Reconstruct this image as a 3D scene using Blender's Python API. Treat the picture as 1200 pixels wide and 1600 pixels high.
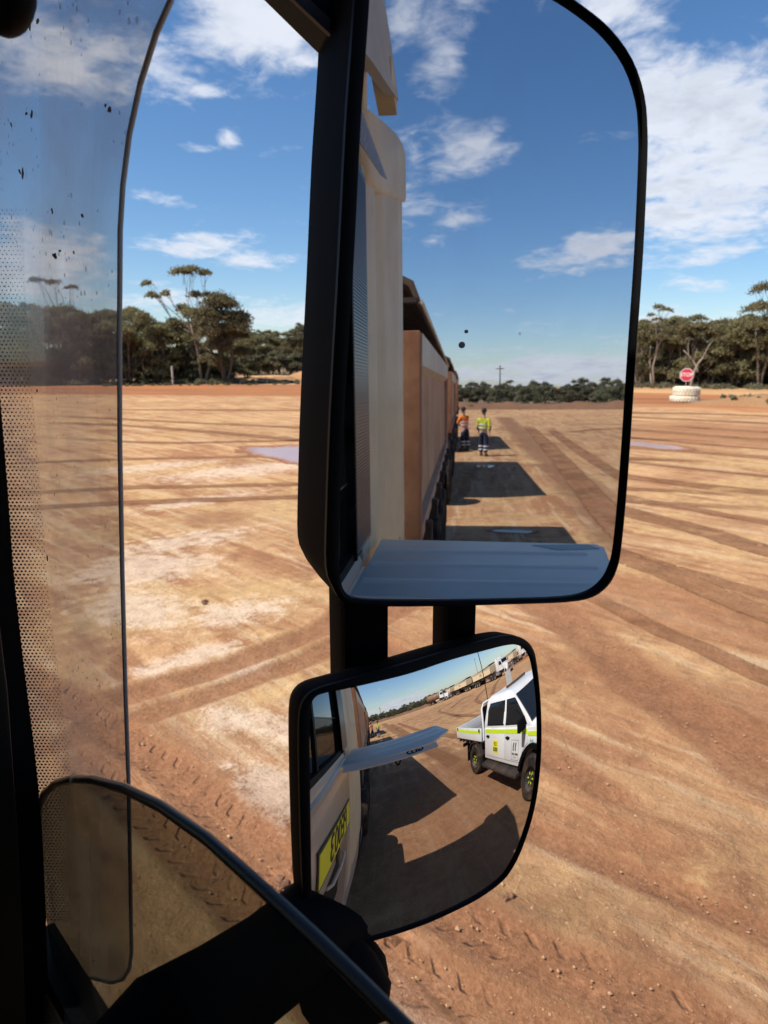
import bpy, math, random
import numpy as np
from mathutils import Vector, Matrix

for _o in list(bpy.data.objects):
    bpy.data.objects.remove(_o)
SC = bpy.context.scene
COL = SC.collection
random.seed(7)
RNG = np.random.default_rng(7)

# ------------------------------------------------------------------ camera
EZ = 2.6                                   # eye height in the cab
FPX = 1110.0
YAW = math.radians(42.0)                   # looking out over the driver's right shoulder
PITCH = math.atan(236 / 1110.0)
FW = Vector((math.sin(YAW) * math.cos(PITCH), math.cos(YAW) * math.cos(PITCH), -math.sin(PITCH)))
RT = Vector((math.cos(YAW), -math.sin(YAW), 0))
UPV = RT.cross(FW)
EYE = Vector((0, 0, EZ))
cam_d = bpy.data.cameras.new('camera')
cam = bpy.data.objects.new('camera', cam_d)
COL.objects.link(cam)
cam.matrix_world = Matrix(((RT.x, UPV.x, -FW.x, 0), (RT.y, UPV.y, -FW.y, 0), (RT.z, UPV.z, -FW.z, EZ), (0, 0, 0, 1)))
cam_d.sensor_fit = 'VERTICAL'
cam_d.sensor_height = 36.0
cam_d.lens = FPX / 1600 * 36.0
cam_d.clip_start = 0.02
cam_d.clip_end = 6000
cam_d.dof.use_dof = True
cam_d.dof.focus_distance = 0.70
cam_d.dof.aperture_fstop = 13.0
SC.camera = cam

# ------------------------------------------------------------------ sun, sky
SUN = Vector((-0.72, 0.28, 1.0)).normalized()
SUN_EL = math.asin(SUN.z)
SUN_AZ = math.atan2(SUN.x, SUN.y)          # clockwise from +Y
sun_d = bpy.data.lights.new('sun', 'SUN')
sun_d.energy = 4.5
sun_d.angle = math.radians(0.5)
sun_d.color = (1.0, 0.95, 0.87)
sun = bpy.data.objects.new('sun', sun_d)
sun.rotation_euler = SUN.to_track_quat('Z', 'Y').to_euler()
sun.location = (-20, 10, 40)
COL.objects.link(sun)

SC.view_settings.view_transform = 'Standard'
SC.view_settings.look = 'None'
SC.view_settings.exposure = 0.52
SC.view_settings.gamma = 1.0
SC.cycles.max_bounces = 10
SC.cycles.transparent_max_bounces = 16
SC.cycles.caustics_reflective = False
SC.cycles.caustics_refractive = False


def px_ray(x, y):
    d = FW * FPX + RT * (x - 600) + UPV * (800 - y)
    return d.normalized()


def G(x, y, z=0.0):
    """where the sight line of a photograph point meets a level plane"""
    d = px_ray(x, y)
    return EYE + d * ((z - EZ) / d.z)


# flat main mirror: its plane sends the line of sight at the trailers' vanishing point straight back
_d0 = px_ray(725, 605)
MN = (Vector((0, -1, 0)) - _d0).normalized()
MP = EYE + _d0 * 0.5
# convex lower mirror: a sphere
LR = 0.482
_az, _el = math.radians(195.292), math.radians(7.641)
LN = Vector((math.sin(_az) * math.cos(_el), math.cos(_az) * math.cos(_el), math.sin(_el)))
LP = EYE + px_ray(650, 1240) * 0.55
LC = LP - LN * LR


def on_main(x, y, off=0.0):
    d = px_ray(x, y)
    t = ((MP + MN * off - EYE).dot(MN)) / d.dot(MN)
    return EYE + d * t


def on_low(x, y):
    d = px_ray(x, y)
    oc = EYE - LC
    b = oc.dot(d)
    c = oc.dot(oc) - LR * LR
    disc = max(b * b - c, 0.0)
    return EYE + d * (-b - math.sqrt(disc))


def on_x(x, y, X):
    d = px_ray(x, y)
    return EYE + d * (X / d.x)


def main_dir(x, y):
    d = px_ray(x, y)
    return d - 2 * d.dot(MN) * MN


def main_far(x, y, dist):
    v = main_dir(x, y)
    h = math.hypot(v.x, v.y)
    p = on_main(x, y)
    return p + v * (dist / h)


def low_dir(x, y):
    p = on_low(x, y)
    n = (p - LC).normalized()
    d = px_ray(x, y)
    return d - 2 * d.dot(n) * n


# ---- node helpers
class NT:
    def __init__(self, tree):
        self.t = tree
        self.n = tree.nodes
        self.l = tree.links

    def new(self, typ, **kw):
        nd = self.n.new(typ)
        for k, v in kw.items():
            setattr(nd, k, v)
        return nd

    def link(self, a, b):
        self.l.new(a, b)

    def put(self, sock, v):
        if v is None:
            return
        if hasattr(v, 'is_output') or isinstance(v, bpy.types.NodeSocket):
            self.l.new(v, sock)
        else:
            if isinstance(v, (tuple, list)) and len(v) == 3 and sock.type == 'RGBA':
                v = (*v, 1)
            sock.default_value = v

    def math(self, op, a, b=None, c=None, clamp=False):
        nd = self.new('ShaderNodeMath', operation=op, use_clamp=clamp)
        self.put(nd.inputs[0], a)
        self.put(nd.inputs[1], b)
        self.put(nd.inputs[2], c)
        return nd.outputs[0]

    def vmath(self, op, a, b=None):
        nd = self.new('ShaderNodeVectorMath', operation=op)
        self.put(nd.inputs[0], a)
        self.put(nd.inputs[1], b)
        return nd.outputs['Value'] if op == 'DOT_PRODUCT' else nd.outputs[0]

    def noise(self, vec, scale, detail=5, rough=0.55, dist=0.0, dim='3D'):
        nd = self.new('ShaderNodeTexNoise', noise_dimensions=dim)
        self.put(nd.inputs['Vector'], vec)
        nd.inputs['Scale'].default_value = scale
        nd.inputs['Detail'].default_value = detail
        nd.inputs['Roughness'].default_value = rough
        nd.inputs['Distortion'].default_value = dist
        return nd.outputs['Fac']

    def smooth(self, v, a, b):
        nd = self.new('ShaderNodeMapRange', interpolation_type='SMOOTHSTEP')
        self.put(nd.inputs[0], v)
        nd.inputs[1].default_value = a
        nd.inputs[2].default_value = b
        nd.inputs[3].default_value = 0
        nd.inputs[4].default_value = 1
        return nd.outputs[0]

    def lerp(self, v, a, b, lo, hi):
        nd = self.new('ShaderNodeMapRange')
        self.put(nd.inputs[0], v)
        nd.inputs[1].default_value = a
        nd.inputs[2].default_value = b
        nd.inputs[3].default_value = lo
        nd.inputs[4].default_value = hi
        return nd.outputs[0]

    def mix(self, f, a, b):
        nd = self.new('ShaderNodeMix', data_type='RGBA')
        self.put(nd.inputs[0], f)
        self.put(nd.inputs[6], a)
        self.put(nd.inputs[7], b)
        return nd.outputs[2]

    def scale(self, vec, s):
        nd = self.new('ShaderNodeMapping')
        self.put(nd.inputs['Vector'], vec)
        nd.inputs['Scale'].default_value = s
        return nd.outputs[0]


# ---- world: Nishita sky with cloud cover
world = bpy.data.worlds.new('World')
SC.world = world
world.use_nodes = True
W = NT(world.node_tree)
W.n.clear()
sky = W.new('ShaderNodeTexSky', sky_type='NISHITA')
sky.sun_disc = False
sky.sun_elevation = SUN_EL
sky.sun_rotation = SUN_AZ
sky.altitude = 400
sky.air_density = 0.9
sky.dust_density = 0.6
sky.ozone_density = 3.0
SKY_STRENGTH = 0.10
geo = W.new('ShaderNodeTexCoord')
dirv = geo.outputs['Generated']


def cloud_list():
    """(direction, half width, half height, amount): the clouds of that morning as they stood round the yard"""
    L = []

    def put(d, px, w, h, a):
        L.append((d.normalized(), w / FPX, h / FPX, a))
    for x, y, w, h, a in [(405, 25, 120, 60, .80), (470, 90, 60, 35, .62), (330, 5, 80, 40, .65), (95, 70, 110, 60, .75), (245, 90, 50, 35, .7), (190, 20, 90, 40, .5),
                          (1090, 180, 130, 85, .9), (1110, 290, 150, 75, 1.0), (1000, 90, 55, 30, .55), (940, 15, 80, 32, .8), (1190, 120, 90, 60, .7),
                          (1110, 400, 48, 20, .75), (1055, 445, 55, 14, .5), (300, 383, 95, 20, .72), (400, 405, 80, 15, .68), (240, 375, 40, 20, .6),
                          (305, 232, 34, 9, .55), (356, 216, 18, 15, .55), (305, 108, 24, 10, .5), (322, 142, 25, 8, .45), (240, 306, 40, 8, .5), (310, 322, 40, 7, .45),
                          (55, 420, 110, 55, .9), (150, 375, 30, 12, .5), (200, 446, 35, 9, .45), (440, 492, 90, 20, .8), (1030, 505, 90, 22, .75), (230, 470, 90, 16, .6), (340, 470, 60, 10, .5)]:
        put(px_ray(x, y), None, w, h, a)
    for x, y, w, h, a in [(725, 235, 70, 38, .85), (650, 250, 25, 28, .6), (690, 45, 50, 65, .75), (640, 20, 40, 50, .7), (930, 392, 95, 26, .85), (830, 408, 45, 15, .55),
                          (680, 380, 24, 10, .6), (720, 345, 45, 9, .45), (770, 190, 30, 10, .45), (792, 484, 14, 6, .6), (910, 578, 150, 30, .95), (770, 586, 90, 22, .85), (840, 520, 60, 12, .5), (820, 90, 30, 20, .3)]:
        put(main_dir(x, y), None, w, h, a)
    for az, el, w, h, a in [(-60, 30, 400, 150, .7), (-120, 22, 350, 120, .7), (-20, 55, 300, 200, .5), (110, 35, 300, 140, .7), (150, 12, 260, 40, .6), (200, 14, 300, 60, .6),
                            (95, 15, 200, 40, .6), (120, 8, 240, 25, .55), (-60, 9, 500, 40, .6), (240, 8, 400, 40, .6)]:
        a1, e1 = math.radians(az), math.radians(el)
        put(Vector((math.sin(a1) * math.cos(e1), math.cos(a1) * math.cos(e1), math.sin(e1))), None, w, h, a)
    return L


acc = None
for d, w, h, a in cloud_list():
    t1 = Vector((d.y, -d.x, 0)).normalized()
    t2 = t1.cross(d)
    u = W.vmath('DOT_PRODUCT', dirv, tuple(t1 / w))
    v = W.vmath('DOT_PRODUCT', dirv, tuple(t2 / h))
    r = W.math('ADD', W.math('MULTIPLY', u, u), W.math('MULTIPLY', v, v))
    g = W.math('MULTIPLY', W.math('EXPONENT', W.math('MULTIPLY', r, -0.8)), a)
    front = W.math('GREATER_THAN', W.vmath('DOT_PRODUCT', dirv, tuple(d)), 0.2)
    g = W.math('MULTIPLY', g, front)
    acc = g if acc is None else W.math('MAXIMUM', acc, g)
sep = W.new('ShaderNodeSeparateXYZ')
W.link(dirv, sep.inputs[0])
zc = W.math('ADD', W.math('MAXIMUM', sep.outputs[2], 0.0), 0.16)
pl = W.new('ShaderNodeCombineXYZ')
W.link(W.math('DIVIDE', sep.outputs[0], zc), pl.inputs[0])
W.link(W.math('DIVIDE', sep.outputs[1], zc), pl.inputs[1])
W.put(pl.inputs[2], 3.1)
n1 = W.noise(pl.outputs[0], 2.6, 9, 0.60, 0.35)
n2 = W.noise(pl.outputs[0], 11.0, 6, 0.62, 0.5)
tex = W.math('ADD', W.math('MULTIPLY', n1, 0.64), W.math('MULTIPLY', n2, 0.36))
dens = W.math('ADD', W.math('MULTIPLY', acc, 1.15), W.math('MULTIPLY', W.math('SUBTRACT', tex, 0.5), 3.3))
mask = W.smooth(dens, 0.30, 1.05)
body = W.smooth(dens, 0.55, 1.5)
n3 = W.noise(pl.outputs[0], 5.0, 7, 0.6, 0.2)
shade = W.math('MULTIPLY', body, W.smooth(n3, 0.42, 0.62))
ccol = W.mix(shade, (0.585, 0.615, 0.68), (0.44, 0.475, 0.545))
skyc = W.new('ShaderNodeHueSaturation')
skyc.inputs['Saturation'].default_value = 1.18
skyc.inputs['Value'].default_value = 1.0
W.link(sky.outputs[0], skyc.inputs['Color'])
# clouds are given in scene brightness, the sky in its own units: bring both to one scale
sc_sky = W.new('ShaderNodeMix', data_type='RGBA', blend_type='MULTIPLY')
sc_sky.inputs[0].default_value = 1.0
W.link(skyc.outputs[0], sc_sky.inputs[6])
sc_sky.inputs[7].default_value = (1, 1, 1, 1)
ccs = W.new('ShaderNodeMix', data_type='RGBA', blend_type='MULTIPLY')
ccs.inputs[0].default_value = 1.0
W.link(ccol, ccs.inputs[6])
k = 1.0 / SKY_STRENGTH
ccs.clamp_result = False
ccs.inputs[7].default_value = (k, k, k, 1)
final = W.mix(W.math('MULTIPLY', mask, 0.93), sc_sky.outputs[2], ccs.outputs[2])
bg = W.new('ShaderNodeBackground')
bg.inputs['Strength'].default_value = SKY_STRENGTH
W.link(final, bg.inputs['Color'])
wo = W.new('ShaderNodeOutputWorld')
W.link(bg.outputs[0], wo.inputs['Surface'])


# ================================================================== mesh helpers
WL = {}


class MB:
    def __init__(self):
        self.v = []
        self.f = []

    def add(self, vs, fs):
        b = len(self.v)
        self.v += [tuple(v) for v in vs]
        self.f += [tuple(b + i for i in f) for f in fs]
        return self

    def box(self, x0, x1, y0, y1, z0, z1):
        vs = [(x, y, z) for z in (z0, z1) for y in (y0, y1) for x in (x0, x1)]
        return self.add(vs, [(0, 2, 3, 1), (4, 5, 7, 6), (0, 1, 5, 4), (2, 6, 7, 3), (0, 4, 6, 2), (1, 3, 7, 5)])

    def obox(self, c, ax, ay, az):
        """box round c with half axes ax, ay, az"""
        c, ax, ay, az = Vector(c), Vector(ax), Vector(ay), Vector(az)
        vs = [c + ax * i + ay * j + az * k for k in (-1, 1) for j in (-1, 1) for i in (-1, 1)]
        return self.add(vs, [(0, 2, 3, 1), (4, 5, 7, 6), (0, 1, 5, 4), (2, 6, 7, 3), (0, 4, 6, 2), (1, 3, 7, 5)])

    def tube(self, path, rad, n=10, flat=1.0):
        P = [Vector(p) for p in path]
        if not isinstance(rad, (list, tuple)):
            rad = [rad] * len(P)
        rings = []
        prev = None
        for i, p in enumerate(P):
            t = (P[min(i + 1, len(P) - 1)] - P[max(i - 1, 0)]).normalized()
            if prev is None:
                a = t.orthogonal().normalized()
            else:
                a = (prev - t * prev.dot(t)).normalized()
            prev = a
            b = t.cross(a)
            rings.append([p + (a * math.cos(2 * math.pi * k / n) * rad[i] + b * math.sin(2 * math.pi * k / n) * rad[i] * flat) for k in range(n)])
        vs = [v for r in rings for v in r]
        fs = []
        for i in range(len(P) - 1):
            for k in range(n):
                k2 = (k + 1) % n
                fs.append((i * n + k, i * n + k2, (i + 1) * n + k2, (i + 1) * n + k))
        fs.append(tuple(range(n - 1, -1, -1)))
        fs.append(tuple((len(P) - 1) * n + k for k in range(n)))
        return self.add(vs, fs)

    def cyl(self, a, b, r, n=16):
        return self.tube([a, b], r, n)

    def lathe(self, prof, c, axis='x', n=24):
        """prof: list of (radius, along)"""
        vs, fs = [], []
        for r, h in prof:
            for k in range(n):
                t = 2 * math.pi * k / n
                if axis == 'x':
                    vs.append((c[0] + h, c[1] + r * math.cos(t), c[2] + r * math.sin(t)))
                elif axis == 'y':
                    vs.append((c[0] + r * math.sin(t), c[1] + h, c[2] + r * math.cos(t)))
                else:
                    vs.append((c[0] + r * math.cos(t), c[1] + r * math.sin(t), c[2] + h))
        for i in range(len(prof) - 1):
            for k in range(n):
                k2 = (k + 1) % n
                fs.append((i * n + k, i * n + k2, (i + 1) * n + k2, (i + 1) * n + k))
        return self.add(vs, fs)

    def prism(self, poly, a, b, axis='x'):
        """polygon of (p, q) extruded from a to b along axis; (p, q) = (y, z), (x, z) or (x, y)"""
        n = len(poly)

        def P(p, q, s):
            return (s, p, q) if axis == 'x' else (p, s, q) if axis == 'y' else (p, q, s)
        vs = [P(p, q, a) for p, q in poly] + [P(p, q, b) for p, q in poly]
        fs = [tuple(range(n)), tuple(range(2 * n - 1, n - 1, -1))]
        fs += [(i, n + i, n + (i + 1) % n, (i + 1) % n) for i in range(n)]
        return self.add(vs, fs)

    def loft(self, rings, cap=True):
        n = len(rings[0])
        vs = [v for r in rings for v in r]
        fs = []
        for i in range(len(rings) - 1):
            for k in range(n):
                k2 = (k + 1) % n
                fs.append((i * n + k, i * n + k2, (i + 1) * n + k2, (i + 1) * n + k))
        if cap:
            fs.append(tuple(range(n - 1, -1, -1)))
            fs.append(tuple((len(rings) - 1) * n + k for k in range(n)))
        return self.add(vs, fs)

    def slab(self, pts, thick):
        """planar outline (3D points) given thickness vector"""
        t = Vector(thick)
        P = [Vector(p) for p in pts]
        n = len(P)
        vs = P + [p + t for p in P]
        fs = [tuple(range(n - 1, -1, -1)), tuple(range(n, 2 * n))]
        fs += [(i, (i + 1) % n, n + (i + 1) % n, n + i) for i in range(n)]
        return self.add(vs, fs)

    def ball(self, c, r, n=12, m=8):
        vs, fs = [], []
        r = r if isinstance(r, (tuple, list)) else (r, r, r)
        for i in range(m + 1):
            t = math.pi * i / m
            for k in range(n):
                p = 2 * math.pi * k / n
                vs.append((c[0] + r[0] * math.sin(t) * math.cos(p), c[1] + r[1] * math.sin(t) * math.sin(p), c[2] + r[2] * math.cos(t)))
        for i in range(m):
            for k in range(n):
                k2 = (k + 1) % n
                fs.append((i * n + k, (i + 1) * n + k, (i + 1) * n + k2, i * n + k2))
        return self.add(vs, fs)

    def build(self, name, mat, parent=None, smooth=None, bevel=0.0, recalc=True):
        off = WL.get(parent.name, Vector((0, 0, 0))) if parent is not None else Vector((0, 0, 0))
        me = bpy.data.meshes.new(name)
        me.from_pydata([(v[0] - off.x, v[1] - off.y, v[2] - off.z) for v in self.v], [], self.f)
        if recalc:
            import bmesh
            bm = bmesh.new()
            bm.from_mesh(me)
            bmesh.ops.remove_doubles(bm, verts=bm.verts, dist=1e-5)
            bmesh.ops.recalc_face_normals(bm, faces=bm.faces)
            if bevel > 0:
                es = [e for e in bm.edges if len(e.link_faces) == 2 and e.calc_face_angle(0) > 0.6]
                bmesh.ops.bevel(bm, geom=es, offset=bevel, segments=2, profile=0.6, affect='EDGES', clamp_overlap=True)
            bm.to_mesh(me)
            bm.free()
        me.materials.append(mat)
        if smooth is not None or bevel > 0:
            me.shade_smooth()
            me.set_sharp_from_angle(angle=math.radians(smooth if smooth else 35))
        o = bpy.data.objects.new(name, me)
        COL.objects.link(o)
        if parent is not None:
            o.parent = parent
            WL[o.name] = off
        return o


def tag(o, label=None, cat=None, group=None, kind=None):
    if label:
        o['label'] = label
    if cat:
        o['category'] = cat
    if group:
        o['group'] = group
    if kind:
        o['kind'] = kind
    return o


def thing(name, loc, label, cat, group=None, rz=0.0, world_coords=False):
    o = bpy.data.objects.new(name, None)
    o.empty_display_size = 0.2
    COL.objects.link(o)
    o.location = loc
    o.rotation_euler = (0, 0, rz)
    WL[o.name] = Vector(loc) if world_coords else Vector((0, 0, 0))
    return tag(o, label, cat, group)


def dup(root, loc, rz, label=None, group=None):
    def cp(o, parent):
        c = o.copy()
        COL.objects.link(c)
        if parent is not None:
            c.parent = parent
        for ch in CH.get(o.name, []):
            cp(ch, c)
        return c
    CH = {}
    for o in bpy.data.objects:
        if o.parent is not None:
            CH.setdefault(o.parent.name, []).append(o)
    c = cp(root, None)
    c.location = loc
    c.rotation_euler = (0, 0, rz)
    if label:
        c['label'] = label
    if group:
        c['group'] = group
    return c


def text(name, body, mat, parent, size, M, extrude=0.001, align='CENTER', bold=0.0, sx=1.0):
    cu = bpy.data.curves.new(name, 'FONT')
    cu.body = body
    cu.size = size
    cu.align_x = align
    cu.align_y = 'CENTER'
    cu.extrude = extrude
    cu.offset = bold
    cu.resolution_u = 3
    tmp = bpy.data.objects.new('tmp_text', cu)
    COL.objects.link(tmp)
    dg = bpy.context.evaluated_depsgraph_get()
    me = bpy.data.meshes.new_from_object(tmp.evaluated_get(dg))
    bpy.data.objects.remove(tmp)
    bpy.data.curves.remove(cu)
    me.transform(Matrix.Diagonal((sx, 1, 1, 1)))
    me.transform(M)
    off = WL.get(parent.name, Vector((0, 0, 0)))
    me.transform(Matrix.Translation(-off))
    me.materials.clear()
    me.materials.append(mat)
    me.name = name
    o = bpy.data.objects.new(name, me)
    COL.objects.link(o)
    o.parent = parent
    WL[o.name] = off
    return o


def frame_m(o, ex, ey):
    """matrix for lettering: origin, reading direction, up"""
    ex = Vector(ex).normalized()
    ey = Vector(ey).normalized()
    ez = ex.cross(ey)
    return Matrix(((ex.x, ey.x, ez.x, o[0]), (ex.y, ey.y, ez.y, o[1]), (ex.z, ey.z, ez.z, o[2]), (0, 0, 0, 1)))


# ================================================================== materials
DUST = (0.34, 0.185, 0.09)


def pmat(name, col, rough=0.5, metal=0.0, spec=0.5, dust=0.0, dscale=3.0, var=0.10, coat=0.0, bump=0.0, bscale=40.0, dcol=DUST, grad=None):
    m = bpy.data.materials.new(name)
    m.use_nodes = True
    N = NT(m.node_tree)
    b = N.n['Principled BSDF']
    tc = N.new('ShaderNodeTexCoord').outputs['Object']
    n = N.noise(tc, dscale, 7, 0.62, 0.3)
    n2 = N.noise(tc, dscale * 9, 4, 0.6)
    c = N.mix(N.math('MULTIPLY', n2, 1.0), tuple(x * (1 - var) for x in col), tuple(min(1, x * (1 + var)) for x in col))
    rgh = rough
    if dust > 0:
        f = N.math('MULTIPLY', N.smooth(N.math('ADD', N.math('MULTIPLY', n, 0.8), N.math('MULTIPLY', n2, 0.25)), 0.40, 0.72), dust, clamp=True)
        if grad:
            sp = N.new('ShaderNodeSeparateXYZ')
            N.link(tc, sp.inputs[0])
            gz = N.lerp(sp.outputs[2], grad[0], grad[1], 1.0, 0.0)
            gz = N.math('MULTIPLY', gz, N.lerp(n, 0.3, 0.7, 0.5, 1.2))
            f = N.math('MAXIMUM', f, N.math('MULTIPLY', N.math('MAXIMUM', gz, 0.0), min(1.0, dust * 1.6)), clamp=True)
        c = N.mix(f, c, dcol)
        rgh = N.math('ADD', N.math('MULTIPLY', f, 0.9 - rough), rough, clamp=True)
    N.put(b.inputs['Base Color'], c)
    N.put(b.inputs['Roughness'], rgh)
    b.inputs['Metallic'].default_value = metal
    b.inputs['Specular IOR Level'].default_value = spec
    b.inputs['Coat Weight'].default_value = coat
    b.inputs['Coat Roughness'].default_value = 0.05
    if bump > 0:
        bp = N.new('ShaderNodeBump')
        bp.inputs['Strength'].default_value = bump
        bp.inputs['Distance'].default_value = 0.01
        N.link(N.noise(tc, bscale, 5, 0.6), bp.inputs['Height'])
        N.link(bp.outputs[0], b.inputs['Normal'])
    return m


M_black = pmat('black_plastic', (0.006, 0.0065, 0.009), 0.75, spec=0.03, bump=0.15, bscale=900, dust=0.02, dscale=6)
M_seal = pmat('rubber_seal', (0.004, 0.004, 0.005), 0.6, spec=0.12)
M_trim = pmat('dark_trim', (0.014, 0.012, 0.011), 0.75, spec=0.2, bump=0.2, bscale=600)
M_cream = pmat('cream_paint', (0.50, 0.45, 0.36), 0.34, coat=0.3, dust=0.28, dscale=1.6, var=0.04)
M_creamd = pmat('cream_fairing', (0.68, 0.55, 0.34), 0.55, coat=0.05, spec=0.3, dust=0.35, dscale=2.2, var=0.05, dcol=(0.36, 0.27, 0.17))
M_fair = pmat('fairing_paint', (0.50, 0.46, 0.39), 0.65, spec=0.2, dust=0.2, dscale=3, var=0.05)
M_white = pmat('white_paint', (0.80, 0.80, 0.78), 0.28, coat=0.6, dust=0.22, dscale=2.4, var=0.03, grad=(0.3, 1.0), dcol=(0.50, 0.36, 0.24))
M_whitet = pmat('white_truck_paint', (0.74, 0.74, 0.72), 0.35, coat=0.3, dust=0.25, dscale=1.5, var=0.04)
M_bin = pmat('tipper_cream', (0.76, 0.60, 0.37), 0.55, dust=0.2, dscale=1.3, var=0.06, grad=(1.0, 2.4), dcol=(0.40, 0.22, 0.11), bump=0.15, bscale=12)
M_bindirt = pmat('tipper_dusty', (0.52, 0.34, 0.23), 0.8, dust=0.9, dscale=0.9, var=0.12, dcol=(0.34, 0.16, 0.09), bump=0.3, bscale=9)
M_binside = pmat('tipper_side_dust', (0.58, 0.37, 0.21), 0.75, dust=0.95, dscale=1.1, var=0.10, dcol=(0.44, 0.205, 0.09), bump=0.3, bscale=7)
M_binfront = pmat('tipper_front_dirt', (0.37, 0.175, 0.082), 0.9, dust=0.9, dscale=2.5, var=0.25, dcol=(0.22, 0.082, 0.034), bump=0.4, bscale=9)
M_rail = pmat('tipper_rail', (0.60, 0.52, 0.40), 0.5, dust=0.35, dscale=2.0, var=0.06)
M_tarp = pmat('tarp', (0.085, 0.055, 0.038), 0.8, dust=0.5, dscale=2.0, var=0.15)
M_steel = pmat('dark_steel', (0.022, 0.020, 0.02), 0.6, dust=0.22, dscale=2.4, metal=0.2)
M_tyre = pmat('tyre_rubber', (0.016, 0.015, 0.015), 0.85, dust=0.25, dscale=5, spec=0.2)
M_rim = pmat('wheel_rim', (0.42, 0.40, 0.37), 0.4, metal=0.7, dust=0.35, dscale=8)
M_rimb = pmat('black_rim', (0.02, 0.02, 0.02), 0.5, dust=0.25, dscale=8)
M_lime = pmat('lime_reflective', (0.62, 0.80, 0.03), 0.45, var=0.03)
M_yellow = pmat('yellow_plate', (0.80, 0.72, 0.02), 0.4, var=0.03)
M_yellowg = pmat('lime_plate', (0.84, 0.86, 0.02), 0.4, var=0.03, dust=0.05)
M_ink = pmat('black_print', (0.012, 0.012, 0.012), 0.5, var=0.0)
M_inkg = pmat('grey_print', (0.16, 0.16, 0.17), 0.5, var=0.0)
M_glassd = pmat('dark_window', (0.012, 0.014, 0.016), 0.04, spec=0.8, var=0.0)
M_alu = pmat('aluminium', (0.55, 0.56, 0.57), 0.32, metal=0.85, dust=0.15, dscale=4)
M_chrome = pmat('chrome', (0.72, 0.73, 0.75), 0.12, metal=1.0, var=0.02)
M_red = pmat('stop_red', (0.62, 0.03, 0.05), 0.4, var=0.05, dust=0.1)
M_signw = pmat('sign_white', (0.75, 0.75, 0.74), 0.4, var=0.03)
M_tyrew = pmat('whitewashed_rubber', (0.76, 0.70, 0.57), 0.8, dust=0.55, dscale=2.2, var=0.08, bump=0.5, bscale=7, dcol=(0.62, 0.45, 0.22))
M_post = pmat('white_post', (0.66, 0.62, 0.52), 0.7, dust=0.25, dscale=3)
M_timber = pmat('weathered_timber', (0.13, 0.10, 0.08), 0.85, dust=0.2, dscale=4, var=0.25)
M_plate = pmat('grey_locker_lid', (0.76, 0.72, 0.62), 0.42, coat=0.0, spec=.4, dust=0.12, dscale=3, var=0.05)
M_tank = pmat('tank_brown', (0.20, 0.105, 0.06), 0.45, dust=0.4, dscale=1.5)
M_skin = pmat('skin', (0.42, 0.24, 0.16), 0.55, var=0.08)
M_hair = pmat('dark_hair', (0.015, 0.012, 0.01), 0.7)
M_navy = pmat('navy_cloth', (0.012, 0.016, 0.04), 0.9, var=0.2)
M_hvy = pmat('hivis_yellow', (0.50, 0.52, 0.03), 0.9, var=0.15)
M_hvo = pmat('hivis_orange', (0.85, 0.20, 0.02), 0.9, var=0.15)
M_refl = pmat('silver_tape', (0.62, 0.64, 0.66), 0.35, var=0.05)
M_boot = pmat('tan_boot', (0.16, 0.09, 0.045), 0.8, var=0.15)
M_seat = pmat('seat_cloth', (0.03, 0.03, 0.034), 0.9, var=0.2)
M_interior = pmat('cab_lining', (0.05, 0.048, 0.045), 0.85, var=0.1)
M_orange = pmat('amber_lens', (0.10, 0.05, 0.03), 0.25)


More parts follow.
